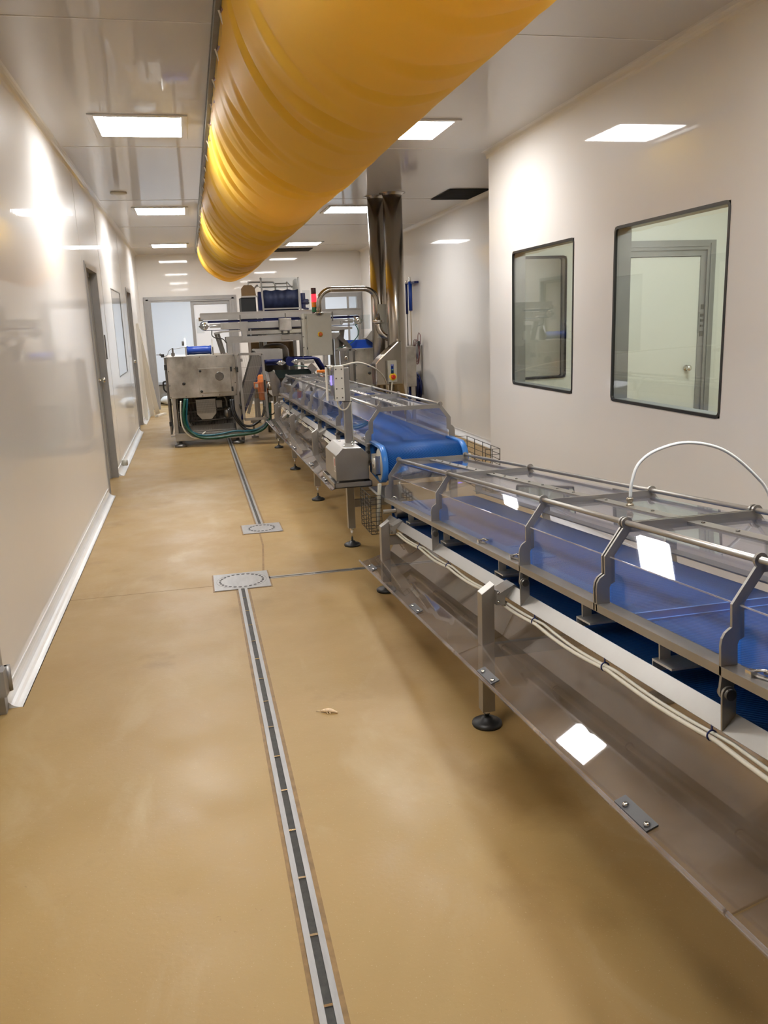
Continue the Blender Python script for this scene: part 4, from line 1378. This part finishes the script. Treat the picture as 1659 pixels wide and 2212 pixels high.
# items on top of the cabinet
t = thing('feed_roller', 'bright blue feed roller between steel end plates on top of the left cabinet', 'roller', (0.1, 12.1, 1.232))
mb = MB().lathe((-0.062, 12.05, 1.30), [(0.062, 0), (0.062, 0.02), (0.056, 0.03), (0.058, 0.10), (0.055, 0.17), (0.058, 0.25), (0.056, 0.31), (0.062, 0.315), (0.062, 0.335)], 30, 'x')
mb.build('roller', 'blue_plastic', t)
MB().prism([(11.94, 1.232), (12.16, 1.232), (12.16, 1.36), (12.08, 1.47), (12.02, 1.47), (11.94, 1.36)], 'x', -0.082, -0.066).build('end_plate', 'steel_bright', t)
MB().prism([(11.94, 1.232), (12.16, 1.232), (12.16, 1.34), (12.08, 1.45), (12.02, 1.45), (11.94, 1.34)], 'x', 0.285, 0.300).build('end_plate', 'steel_dark', t)
MB().lathe((-0.12, 12.05, 1.40), [(0.03, 0), (0.03, 0.03), (0.05, 0.035), (0.05, 0.04)], 20, 'x').build('bearing', 'steel_satin', t)
t = thing('clamp_stand', 'small steel clamp post standing at the left edge of the left cabinet', 'clamp', (-0.25, 12.0, 1.232))
MB().box((-0.262, 11.98, 1.232), (-0.238, 12.02, 1.345)).box((-0.275, 11.97, 1.24), (-0.225, 12.03, 1.28)).build('post', 'steel_dark', t)
MB().tube(smooth_path([(-0.25, 12.0, 1.33), (-0.10, 12.0, 1.345), (-0.05, 12.0, 1.34)], 5), 0.004, 6).tube(smooth_path([(-0.25, 12.0, 1.34), (-0.30, 12.0, 1.31), (-0.33, 12.0, 1.25), (-0.39, 12.0, 1.24)], 5), 0.004, 6).build('wire', 'steel_dark', t)
t = tag(MB().box((-0.405, 11.74, 1.232), (-0.362, 11.78, 1.275)).build('limit_switch', 'black_rubber'), 'tiny black switch box at the top left corner of the left cabinet', 'switch')

# hoses at the left cabinet
tag(MB().tube(smooth_path([(-0.14, 11.74, 0.66), (-0.165, 11.69, 0.55), (-0.18, 11.68, 0.42), (-0.16, 11.68, 0.30), (-0.08, 11.67, 0.19), (0.05, 11.66, 0.125), (0.25, 11.64, 0.115), (0.45, 11.62, 0.135), (0.65, 11.60, 0.145), (0.80, 11.60, 0.165), (0.92, 11.62, 0.23), (0.99, 11.66, 0.36), (1.01, 11.70, 0.55)], 6), 0.020, 12).build('hose', 'green_hose'),
    'dark green hose looping below the left cabinet towards the conveyor', 'hose')
tag(MB().tube(smooth_path([(-0.11, 11.76, 0.66), (-0.13, 11.73, 0.52), (-0.145, 11.72, 0.38), (-0.11, 11.71, 0.24), (0.00, 11.70, 0.165), (0.15, 11.68, 0.150), (0.32, 11.66, 0.165), (0.50, 11.655, 0.19), (0.65, 11.64, 0.180), (0.80, 11.64, 0.20), (0.94, 11.66, 0.29), (0.97, 11.72, 0.50)], 6), 0.014, 10).build('hose', 'teal_hose'),
    'teal blue hose lying over the dark green hose below the left cabinet', 'hose')
tag(MB().tube(smooth_path([(0.50, 11.72, 0.62), (0.50, 11.69, 0.50), (0.535, 11.68, 0.38), (0.60, 11.67, 0.28), (0.70, 11.66, 0.245), (0.81, 11.66, 0.285), (0.89, 11.68, 0.37), (0.93, 11.70, 0.50)], 6), 0.017, 10).build('hose', 'black_hose'),
    'thin upper black hose sagging between the left cabinet and the mesh gate', 'hose')
tag(MB().tube(smooth_path([(0.47, 11.74, 0.62), (0.49, 11.71, 0.45), (0.56, 11.69, 0.30), (0.66, 11.67, 0.20), (0.78, 11.65, 0.185), (0.91, 11.65, 0.24), (0.985, 11.68, 0.37), (1.00, 11.72, 0.50)], 6), 0.021, 10).build('hose', 'black_hose'),
    'thick lower black hose sagging from the left cabinet to the conveyor end', 'hose')
tag(MB().tube(smooth_path([(-0.20, 11.72, 0.64), (-0.215, 11.70, 0.45), (-0.20, 11.69, 0.28), (-0.13, 11.69, 0.17), (-0.02, 11.70, 0.12), (0.1, 11.72, 0.20)], 6), 0.011, 8).build('hose', 'cable_white'),
    'pale grey hose curving down the left post of the left cabinet', 'hose')

# ---------------------------------------------------------------- right cabinet
t = thing('machine_cabinet', 'stainless machine cabinet partly hidden behind the steel pipes', 'machine', (2.75, 12.2, 0))
body = MB().box((2.255, YF, 0.66), (3.15, YF+0.95, 1.232)).build('upper_body', 'steel_panel', t, 0.004)
mb = MB()
for x in (2.27, 2.40, 2.60, 2.9):
    mb.lathe((x, YF, 1.215), [(0.008, 0), (0.008, -0.003), (0.004, -0.005)], 10, 'y')
for z in (0.80, 1.0):
    mb.lathe((2.27, YF, z), [(0.008, 0), (0.008, -0.003), (0.004, -0.005)], 10, 'y')
mb.build('panel_bolt', 'steel_dark', body)
MB().lathe((2.455, YF, 0.885), [(0.008, 0), (0.008, -0.010), (0.022, -0.012), (0.022, -0.026), (0.012, -0.030)], 7, 'y').build('star_knob', 'black_rubber', t)
MB().box((2.43, YF-0.03, 0.975), (2.50, YF, 1.0)).build('handle', 'blue_tie', t)
mb = MB()
for x in (2.27, 3.08):
    for y in (YF+0.005, YF+0.90):
        mb.box((x, y, 0.02), (x+0.05, y+0.05, 0.66))
mb.box((2.27, YF, 0.085), (3.13, YF+0.05, 0.19))
mb.box((2.27, YF+0.90, 0.085), (3.13, YF+0.95, 0.19))
mb.box((2.27, YF+0.04, 0.085), (2.32, YF+0.91, 0.19))
mb.box((3.08, YF+0.04, 0.085), (3.13, YF+0.91, 0.19))
mb.build('base_frame', 'steel_satin', t)
MB().box((2.185, YF+0.01, 0.0), (2.225, YF+0.05, 1.235)).build('gate_post', 'steel_satin', t)
mb = MB()
for a, b_, c, d in ((1.965, 1.235, 2.19, 1.235), (1.965, 1.235, 1.965, 0.42), (1.965, 0.42, 2.19, 0.42), (2.16, 1.235, 2.16, 0.42)):
    mb.bar((a, 11.62, b_), (c, 11.62, d), 0.034, 0.034, (0, 1, 0))
gate = mb.build('mesh_gate', 'steel_satin', t)
mb = MB()
for i in range(1, 15):
    mb.bar((1.965+0.014*i, 11.62, 1.23), (1.965+0.014*i, 11.62, 0.42), 0.0028, 0.0028, (0, 1, 0))
for z in (1.06, 0.98, 0.8, 0.6):
    mb.bar((1.965, 11.62, z), (2.16, 11.62, z), 0.004, 0.004)
mb.build('gate_wire', 'steel_satin', gate)
MB().lathe((2.10, 11.60, 1.12), [(0.026, 0), (0.026, -0.01), (0.014, -0.016)], 18, 'y').build('gate_lock', 'steel_bright', gate)
MB().box((2.26, YF+0.02, 0.20), (2.20, YF+0.9, 1.20)).build('side_guard', 'steel_dark', t)
t = thing('feed_hopper', 'blue sloped feed hopper between steel plates on top of the right cabinet', 'hopper', (2.42, 12.1, 1.232))
MB().prism([(2.20, 1.35), (2.57, 1.35), (2.64, 1.232), (2.26, 1.232)], 'y', 12.02, 12.14).build('chute', 'blue_plastic', t)
MB().prism([(2.05, 1.40), (2.09, 1.44), (2.26, 1.25), (2.22, 1.232)], 'y', 11.95, 12.16).build('end_plate', 'steel_dark', t)
MB().prism([(2.47, 1.37), (2.56, 1.475), (2.74, 1.25), (2.66, 1.25)], 'y', 11.98, 12.18).build('end_plate', 'steel_satin', t)
MB().prism([(2.545, 1.345), (2.565, 1.345), (2.65, 1.24), (2.63, 1.235)], 'y', 11.93, 12.0).build('edge_strip', 'steel_bright', t)
t = tag(MB().box((2.61, 12.10, 1.36), (2.68, 12.16, 1.47)).build('power_socket', 'red_cap', None, 0.01), 'red power plug behind the steel elbow above the right cabinet', 'plug')

# ---------------------------------------------------------------- overhead cross conveyor
YO = 12.0
t = thing('cross_conveyor', 'long stainless conveyor spanning crosswise between the two cabinets overhead', 'conveyor', (1.3, 12.25, 1.2))
mb = MB()
mb.box((0.160, YO, 1.706), (2.420, YO+0.006, 1.795)); mb.box((0.160, YO-0.006, 1.788), (2.420, YO+0.02, 1.798))
mb.build('side_guard', 'steel_satin', t)
MB().box((0.160, YO+0.50, 1.706), (2.420, YO+0.506, 1.795)).build('side_guard', 'steel_satin', t)
mb = MB()
for x in (0.70, 1.33, 2.0):
    mb.box((x-0.008, YO-0.012, 1.63), (x+0.008, YO, 1.76))
mb.build('guard_bracket', 'steel_dark', t)
mb = MB()
path = arc((0.215, 1.625), 0.068, PI/2, 1.5*PI, 12)+arc((2.355, 1.625), 0.068, -PI/2, PI/2, 12)
R = [[mb.v((p[0], y, p[1])) for p in path] for y in (YO+0.02, YO+0.48)]
k = len(path)
for i in range(k):
    mb.face([R[0][i], R[0][(i+1) % k], R[1][(i+1) % k], R[1][i]], True)
o = mb.build('belt', 'navy', t)
md = o.modifiers.new('thick', 'SOLIDIFY'); md.thickness = 0.008
MB().box((0.26, YO+0.018, 1.664), (2.31, YO+0.47, 1.684)).build('slider_bed', 'navy', t)
for x, s in ((0.200, 1), (2.370, -1)):
    b_ = MB().lathe((x, YO+0.01, 1.618), [(0.055, 0), (0.055, -0.012), (0.040, -0.016)], 26, 'y').build('bearing_housing', 'steel_bright', t)
    mb = MB()
    c = [(x-0.075, 1.618), (x-0.03, 1.655), (x+0.03, 1.655), (x+0.075, 1.618), (x+0.03, 1.581), (x-0.03, 1.581)]
    mb.prism(c, 'y', YO-0.018, YO-0.006)
    mb.lathe((x, YO-0.018, 1.618), [(0.026, 0), (0.026, -0.012), (0.010, -0.012)], 20, 'y')
    for dx in (-0.055, 0.055):
        mb.lathe((x+dx, YO-0.018, 1.618), [(0.008, 0), (0.008, -0.008)], 8, 'y')
    mb.build('bearing_flange', 'bolt', b_)
    mb = MB()
    for z in (1.594, 1.630):
        mb.box((x+s*0.075, YO-0.006, z), (x+s*0.25, YO+0.02, z+0.018))
    mb.cyl((x+s*0.07, YO, 1.62), (x+s*0.26, YO, 1.62), 0.010, 10)
    mb.box((x+s*0.225, YO-0.02, 1.580), (x+s*0.255, YO+0.02, 1.655))
    mb.build('belt_tensioner', 'steel_satin', t)
mb = MB()
for y in (YO, YO+0.47):
    MB().box((0.44, y, 1.570), (2.14, y+0.035, 1.655)).build('frame_beam', 'steel_satin', t)
mb = MB()
mb.box((0.72, YO+0.02, 1.485), (1.60, YO+0.05, 1.535)); mb.box((1.72, YO+0.02, 1.485), (2.1, YO+0.05, 1.53))
mb.build('return_rail', 'steel_bright', t)
mb = MB()
for y in (YO+0.0, YO+0.44):
    MB().box((0.490, y, 1.378), (2.10, y+0.06, 1.462)).build('lower_beam', 'steel_satin', t)
MB().box((0.85, YO+0.10, 1.47), (1.6, YO+0.40, 1.57)).build('drip_pan', 'steel_dark', t)
for x in (0.745, 1.90):
    mb = MB()
    mb.box((x-0.055, YO-0.02, 1.545), (x+0.055, YO, 1.665)); mb.box((x-0.035, YO-0.014, 1.40), (x+0.035, YO, 1.55))
    for dx in (-0.042, 0.042):
        for z in (1.562, 1.648):
            mb.lathe((x+dx, YO-0.02, z), [(0.008, 0), (0.008, -0.006)], 8, 'y')
    mb.build('frame_bracket', 'steel_satin', t)
MB().box((1.228, YO-0.09, 1.520), (1.402, YO-0.002, 1.692)).build('junction_box', 'steel_panel', t, 0.008)
MB().box((1.262, YO-0.02, 1.395), (1.378, YO-0.001, 1.472)).build('mounting_plate', 'steel_satin', t, 0.006)
mb = MB()
mb.bar((1.275, YO-0.03, 1.52), (1.275, YO-0.02, 1.47), 0.02, 0.02); mb.bar((1.365, YO-0.03, 1.52), (1.365, YO-0.02, 1.47), 0.02, 0.02)
mb.build('box_bracket', 'steel_dark', t)
for x, dx, z in ((0.345, 0.072, 1.236), (0.385, 0.068, 1.236), (2.13, -0.04, 1.20), (2.17, -0.05, 1.20)):
    MB().bar((x, YO+0.10, 1.53), (x+dx, YO+0.10, z), 0.035, 0.035).build('support_strut', 'steel_dark', t)
mb = MB()
mb.prism([(0.33, 1.525), (0.42, 1.545), (0.80, 1.55), (0.80, 1.535), (0.45, 1.525), (0.34, 1.505)], 'y', YO-0.01, YO+0.25)
mb.build('chute_guide', 'steel_satin', t)
mb = MB()
mb.prism([(1.72, 1.535), (1.95, 1.56), (2.28, 1.535), (2.28, 1.505), (2.1, 1.50), (1.75, 1.52)], 'y', YO-0.01, YO+0.25)
mb.build('chute_guide', 'steel_satin', t)
for x in (0.50, 2.02):
    for y in (YO+0.02, YO+0.46):
        MB().box((x, y, 1.234 if x < 1 else 0.0), (x+0.06, y+0.045, 1.40)).build('support_post', 'steel_satin', t)
MB().tube(smooth_path([(0.30, YO-0.01, 1.56), (0.30, YO-0.01, 1.49), (0.36, YO-0.01, 1.45), (0.44, YO-0.01, 1.44), (0.49, YO-0.01, 1.38)], 6), 0.007, 8).build('cable', 'black_hose', t)
MB().tube(smooth_path([(2.32, YO-0.01, 1.57), (2.36, YO-0.01, 1.50), (2.36, YO-0.01, 1.42), (2.28, YO-0.01, 1.33), (2.16, YO-0.01, 1.27), (2.06, YO-0.01, 1.24)], 6), 0.007, 8).build('cable', 'green_hose', t)
MB().box((2.405, YO-0.03, 1.50), (2.54, YO-0.024, 1.70)).build('end_guard', 'clear_guard', t)
MB().box((0.10, YO-0.03, 1.53), (0.20, YO-0.026, 1.72)).build('end_guard', 'clear_guard', t)
MB().box((0.135, YO+0.02, 1.69), (0.19, YO+0.06, 1.74)).build('end_block', 'brown_board', t)

# ---------------------------------------------------------------- feeder standing above the cross conveyor
YU = 13.0
t = thing('belt_feeder', 'dark navy curtained feeder with a steel tube frame behind the cross conveyor', 'feeder', (1.3, 13.3, 0))
MB().prism([(0.800, 2.035), (0.803, 2.150), (0.848, 2.200), (0.958, 2.200), (1.005, 2.155), (1.020, 2.035)], 'y', YU-0.02, YU).build('side_plate', 'brown_board', t)
MB().box((0.795, YU-0.04, 2.020), (1.035, YU+0.02, 2.045)).build('plate_edge', 'steel_satin', t)
MB().box((0.790, YU-0.02, 1.40), (1.010, YU+0.5, 2.02)).build('dark_panel', 'black_void', t)
mb = MB()
mb.bar((1.100, YU-0.06, 2.285), (1.115, YU-0.06, 1.74), 0.026, 0.026); mb.bar((1.664, YU-0.06, 2.285), (1.676, YU-0.06, 1.74), 0.026, 0.026)
mb.bar((1.11, YU-0.06, 1.842), (1.67, YU-0.06, 1.842), 0.035, 0.02)
mb.bar((1.115, YU+0.08, 1.80), (1.115, YU+0.08, 0.0), 0.05, 0.05); mb.bar((1.67, YU+0.08, 1.80), (1.67, YU+0.08, 0.0), 0.05, 0.05)
mb.bar((1.115, YU+0.9, 1.80), (1.115, YU+0.9, 0.0), 0.05, 0.05); mb.bar((1.67, YU+0.9, 1.80), (1.67, YU+0.9, 0.0), 0.05, 0.05)
mb.tube(smooth_path([(0.93, YU+0.3, 2.18), (0.935, YU+0.3, 2.245), (0.97, YU+0.3, 2.255), (1.25, YU+0.3, 2.25), (1.32, YU+0.3, 2.245), (1.345, YU+0.3, 2.20), (1.345, YU+0.3, 2.11)], 5), 0.013, 8)
mb.tube([(1.10, YU+0.25, 2.175), (1.64, YU+0.25, 2.175)], 0.010, 8)
mb.tube([(1.345, YU+0.3, 2.225), (1.53, YU+0.3, 2.225)], 0.011, 8)
mb.tube(smooth_path([(1.02, YU+0.28, 2.16), (1.07, YU+0.28, 2.205), (1.09, YU+0.28, 2.19)], 5), 0.012, 8)
mb.tube([(1.53, YU+0.3, 2.23), (1.53, YU+0.3, 2.12)], 0.008, 8); mb.tube([(1.54, YU+0.3, 2.235), (1.61, YU+0.3, 2.16)], 0.010, 8)
mb.ico((1.53, YU+0.3, 2.235), 0.018); mb.ico((1.10, YU-0.06, 2.285), 0.018); mb.ico((1.664, YU-0.06, 2.285), 0.014)
mb.build('tube_frame', 'steel_satin', t)
MB().prism([(1.585, 2.10), (1.600, 2.25), (1.625, 2.28), (1.66, 2.28), (1.672, 2.10)], 'y', YU+0.10, YU+0.112).build('side_wing', 'steel_satin', t)
mb = MB()
n = 40
bot, top = [], []
for i in range(n+1):
    x = 1.125+0.53*i/n
    wv_ = 0.003*math.sin(i*0.9)+0.006*noise.noise(Vector((i*0.23, 0, 0)))
    bot.append(mb.v((x, YU-0.03+wv_, 1.855)))
    top.append(mb.v((x, YU-0.035+wv_*0.6, 2.115+0.006*math.sin(i*0.5))))
for i in range(n):
    mb.face([bot[i], bot[i+1], top[i+1], top[i]], True)
o = mb.build('curtain', 'navy_film', t)
md = o.modifiers.new('thick', 'SOLIDIFY'); md.thickness = 0.004
MB().box((1.05, YU, 1.83), (1.10, YU+0.1, 2.10)).box((1.10, YU+0.05, 1.70), (1.66, YU+0.8, 2.06)).build('hopper_body', 'navy', t)
MB().cyl((1.69, YU-0.03, 1.93), (1.80, YU-0.03, 1.93), 0.042, 20).box((1.69, YU-0.06, 1.83), (1.755, YU+0.02, 2.06)).cyl((1.72, YU-0.03, 1.84), (1.80, YU-0.03, 1.82), 0.018, 12).build('gear_motor', 'navy', t)
MB().lathe((1.80, YU-0.03, 1.93), [(0.034, 0), (0.034, 0.012), (0.016, 0.016)], 18, 'x').build('motor_cap', 'bolt', t)
MB().box((1.71, YU-0.09, 1.80), (1.82, YU-0.085, 2.10)).build('guard_sheet', 'clear_guard', t)
MB().box((1.10, YU-0.09, 2.12), (1.66, YU-0.086, 2.29)).build('guard_sheet', 'clear_guard', t)

# ---------------------------------------------------------------- middle of the machine
t = thing('inclined_conveyor', 'steel inclined conveyor rising behind the left mesh gate', 'conveyor', (0.8, 12.2, 0))
mb = MB()
for y in (12.0, 12.40):
    mb.prism([(0.50, 0.30), (0.60, 0.30), (0.98, 1.13), (1.00, 1.27), (0.86, 1.27)], 'y', y, y+0.012)
mb.build('side_frame', 'steel_mid', t)
MB().prism([(0.60, 0.32), (0.63, 0.30), (1.02, 1.115), (0.98, 1.13)], 'y', 11.985, 12.42).build('belt', 'navy', t)
MB().prism([(0.856, 1.262), (0.870, 1.280), (1.255, 1.272), (1.255, 1.128), (0.99, 1.128)], 'y', 11.96, 12.38).build('top_box', 'steel_satin', t, 0.004)
mb = MB()
mb.bar((0.62, 12.05, 0.45), (0.62, 12.05, 0.0), 0.05, 0.05); mb.bar((0.76, 12.3, 0.24), (0.90, 12.3, 0.23), 0.04, 0.04); mb.bar((0.80, 12.3, 0.24), (0.80, 12.3, 0.03), 0.03, 0.03)
mb.box((0.76, 12.25, 0), (0.86, 12.35, 0.03)); mb.bar((0.96, 12.05, 1.12), (0.72, 12.05, 0.38), 0.05, 0.04)
mb.build('support', 'steel_satin', t)
MB().cyl((1.00, 11.95, 1.105), (1.235, 11.95, 1.105), 0.028, 18).box((1.02, 11.96, 1.05), (1.23, 12.30, 1.085)).build('head_roller', 'navy', t)
mb = MB()
mb.prism([(1.15, 1.078), (1.19, 1.11), (1.245, 1.112), (1.29, 1.08), (1.245, 1.048), (1.19, 1.05)], 'y', 11.90, 11.915)
mb.lathe((1.215, 11.90, 1.080), [(0.030, 0), (0.030, -0.012), (0.018, -0.012)], 20, 'y')
mb.build('head_bearing', 'bolt', t)
t = thing('discharge_conveyor', 'navy discharge conveyor bending down under the grey control box', 'conveyor', (1.6, 12.1, 0))
MB().tube([(1.37, 11.97, 1.09), (1.44, 11.97, 1.125), (1.70, 11.97, 1.125), (1.76, 11.97, 1.105), (1.90, 11.97, 0.86)], 0.022, 10).tube([(1.37, 12.35, 1.09), (1.44, 12.35, 1.125), (1.70, 12.35, 1.125), (1.76, 12.35, 1.105), (1.90, 12.35, 0.86)], 0.022, 10).build('belt_edge', 'navy', t)
MB().cyl((1.36, 11.95, 1.09), (1.36, 12.37, 1.09), 0.065, 22).build('head_drum', 'navy', t)
mb = MB()
mb.prism([(1.36, 1.088), (1.40, 1.118), (1.455, 1.12), (1.50, 1.090), (1.455, 1.060), (1.40, 1.062)], 'y', 11.90, 11.915)
mb.lathe((1.43, 11.90, 1.090), [(0.030, 0), (0.030, -0.012), (0.018, -0.012)], 20, 'y')
mb.box((1.47, 11.91, 1.075), (1.55, 11.93, 1.115)); mb.box((1.53, 11.95, 1.05), (1.70, 12.0, 1.095))
mb.build('head_bearing', 'bolt', t)
MB().bar((1.62, 11.92, 1.03), (1.70, 11.92, 0.94), 0.06, 0.09).bar((1.635, 11.90, 0.99), (1.675, 11.90, 0.95), 0.02, 0.03).build('gear_unit', 'steel_satin', t)
mb = MB()
mb.bar((1.85, 12.02, 1.0), (1.85, 12.02, 0.0), 0.05, 0.05); mb.bar((1.42, 12.30, 1.05), (1.42, 12.30, 0.0), 0.05, 0.05)
mb.build('support', 'steel_satin', t)
MB().tube(smooth_path([(1.40, 11.9, 1.03), (1.52, 11.9, 1.02), (1.62, 11.9, 0.99), (1.70, 11.9, 0.90)], 5), 0.008, 8).build('hose', 'green_hose', t)
t = thing('steel_drum', 'dark polished round topped steel drum below the cross conveyor', 'drum', (1.22, 12.75, 0))
MB().lathe((1.22, 12.75, 0), [(0.17, 0.55), (0.20, 0.60), (0.215, 0.70), (0.215, 1.18), (0.205, 1.25), (0.17, 1.30), (0.10, 1.33), (0.02, 1.335)], 36).build('drum_body', 'steel_dark', t)
mb = MB()
for a in (0.5, 2.6, 4.7):
    mb.cyl((1.22+0.17*math.cos(a), 12.75+0.17*math.sin(a), 0), (1.22+0.17*math.cos(a), 12.75+0.17*math.sin(a), 0.62), 0.025, 12)
mb.build('drum_leg', 'steel_satin', t)
t = thing('brown_bin', 'brown board container standing behind the steel drum', 'container', (1.32, 14.45, 0))
mb = MB()
mb.box((0.965, 14.10, 0.42), (1.675, 14.8, 1.336))
mb.build('bin_body', 'brown_board', t, 0.01)
mb = MB()
for x in (1.0, 1.60):
    for y in (14.12, 14.72):
        mb.box((x, y, 0), (x+0.05, y+0.05, 0.42))
mb.box((0.96, 14.08, 0.36), (1.68, 14.82, 0.42))
mb.build('bin_frame', 'steel_satin', t)
t = thing('vibrating_feeder', 'steel vibrating feeder with two orange motors at the far conveyor end', 'feeder', (1.4, 11.65, 0))
mb = MB()
mb.prism([(1.03, 0.66), (0.99, 0.98), (1.06, 1.00), (1.14, 0.86), (1.16, 0.70), (1.70, 0.70), (1.72, 0.86), (1.80, 1.00), (1.86, 0.98), (1.83, 0.66)], 'y', 11.42, 11.44)
mb.prism([(1.03, 0.66), (0.99, 0.98), (1.00, 0.98), (1.04, 0.67), (1.82, 0.67), (1.85, 0.98), (1.86, 0.98), (1.83, 0.66)], 'y', 11.44, 11.98)
mb.build('pan', 'steel_pipe', t)
for x0, s in ((0.912, 1), (1.94, -1)):
    mt_ = MB().lathe((x0, 11.62, 0.60), [(0.045, 0), (0.055, 0.02), (0.058, 0.085), (0.066, 0.09), (0.066, 0.13), (0.058, 0.135), (0.060, 0.225), (0.066, 0.23), (0.066, 0.255), (0.058, 0.26), (0.056, 0.325), (0.040, 0.345)], 30).build('motor', 'orange', t)
    mb = MB()
    mb.box((x0-0.115, 11.55, 0.765), (x0-0.05, 11.66, 0.845))
    for i in range(12):
        a = 2*PI*i/12
        mb.bar((x0+0.060*math.cos(a), 11.62+0.060*math.sin(a), 0.735), (x0+0.060*math.cos(a), 11.62+0.060*math.sin(a), 0.83), 0.012, 0.012)
    mb.build('motor_housing', 'orange', mt_)
    MB().box((x0-0.100, 11.545, 0.780), (x0-0.062, 11.551, 0.830)).build('rating_plate', 'sticker', mt_)
    MB().cyl((x0+s*0.05, 11.62, 0.79), (x0+s*0.16, 11.62, 0.79), 0.062, 24).build('motor_flange', 'steel_bright', t)
mb = MB()
for x in (1.08, 1.74):
    for y in (11.46, 11.92):
        mb.box((x, y, 0.0), (x+0.05, y+0.05, 0.67))
mb.build('feeder_leg', 'steel_satin', t)
MB().tube(smooth_path([(0.91, 11.62, 0.60), (0.91, 11.60, 0.50), (0.95, 11.58, 0.42), (1.03, 11.58, 0.40), (1.08, 11.6, 0.46)], 6), 0.008, 8).build('motor_cable', 'black_hose', t)
t = thing('green_belt', 'dark green belt guard crossing behind the far end of the conveyor hood', 'belt', (1.4, 11.80, 0))
MB().box((1.13, 11.99, 0.86), (1.66, 12.02, 0.975)).build('belt_guard', 'green_belt', t)
for x in (1.115, 1.665):
    MB().lathe((x, 11.97, 0.88), [(0.016, 0), (0.018, 0.08), (0.012, 0.10), (0.004, 0.105)], 14).build('end_post', 'white_plastic', t)
MB().bar((1.15, 12.05, 0.88), (1.15, 12.05, 0.0), 0.04, 0.04).bar((1.64, 12.05, 0.88), (1.64, 12.05, 0.0), 0.04, 0.04).build('support', 'steel_satin', t)
tag(MB().box((1.69, 11.62, 0.93), (1.83, 11.72, 0.965)).build('orange_block', 'orange', None, 0.006), 'small orange block lying behind the far hood next to the sensor unit', 'block')
OFF.clear()

# ---------------------------------------------------------------- odds and ends along the left wall
for lab, x0, x1, y0, y1, zt in (('off white plastic trim length leaning in the far left corner, tallest one', -0.905, -0.915, 15.6, 15.75, 1.72),
                          ('off white plastic trim length leaning in the corner, foot nearest the doorway', -0.74, -0.912, 16.75, 15.85, 1.62),
                          ('off white plastic trim length leaning in the corner between two others', -0.82, -0.912, 16.35, 15.8, 1.50)):
    OFF[None] = Vector((0, 0, 0))
    mb = MB()
    mb.bar((x0, y0, 0.012), (x1, y1, zt), 0.014, 0.085, (1, 0, 0))
    mb.bar((x0+0.006, y0, 0.012), (x1+0.006, y1, zt), 0.010, 0.030, (1, 0, 0))
    tag(mb.build('trim_length', 'trim_white'), lab, 'plastic trim', 'trim lengths leaning in the far left corner')
tag(MB().bar((-0.74, 16.15, 0.02), (-0.60, 16.55, 0.02), 0.07, 0.035).build('trim_offcut', 'white_plastic'), 'short white trim offcut lying on the floor by the far doorway', 'plastic trim')
t = thing('pipe_stub', 'short capped pipe stub poking through the white skirting', 'pipe', (-0.89, 10.27, 0.0))
MB().cyl((-0.925, 10.27, 0.06), (-0.862, 10.27, 0.06), 0.034, 18).build('stub', 'grey_paint', t)
MB().cyl((-0.862, 10.27, 0.06), (-0.856, 10.27, 0.06), 0.030, 18).build('cap', 'brass', t)
tag(MB().box((-0.925, 9.83, 1.30), (-0.915, 9.87, 1.565)).build('cable_cover', 'steel_dark'), 'thin upright dark cover strip on the left wall beside the first door', 'cover strip')
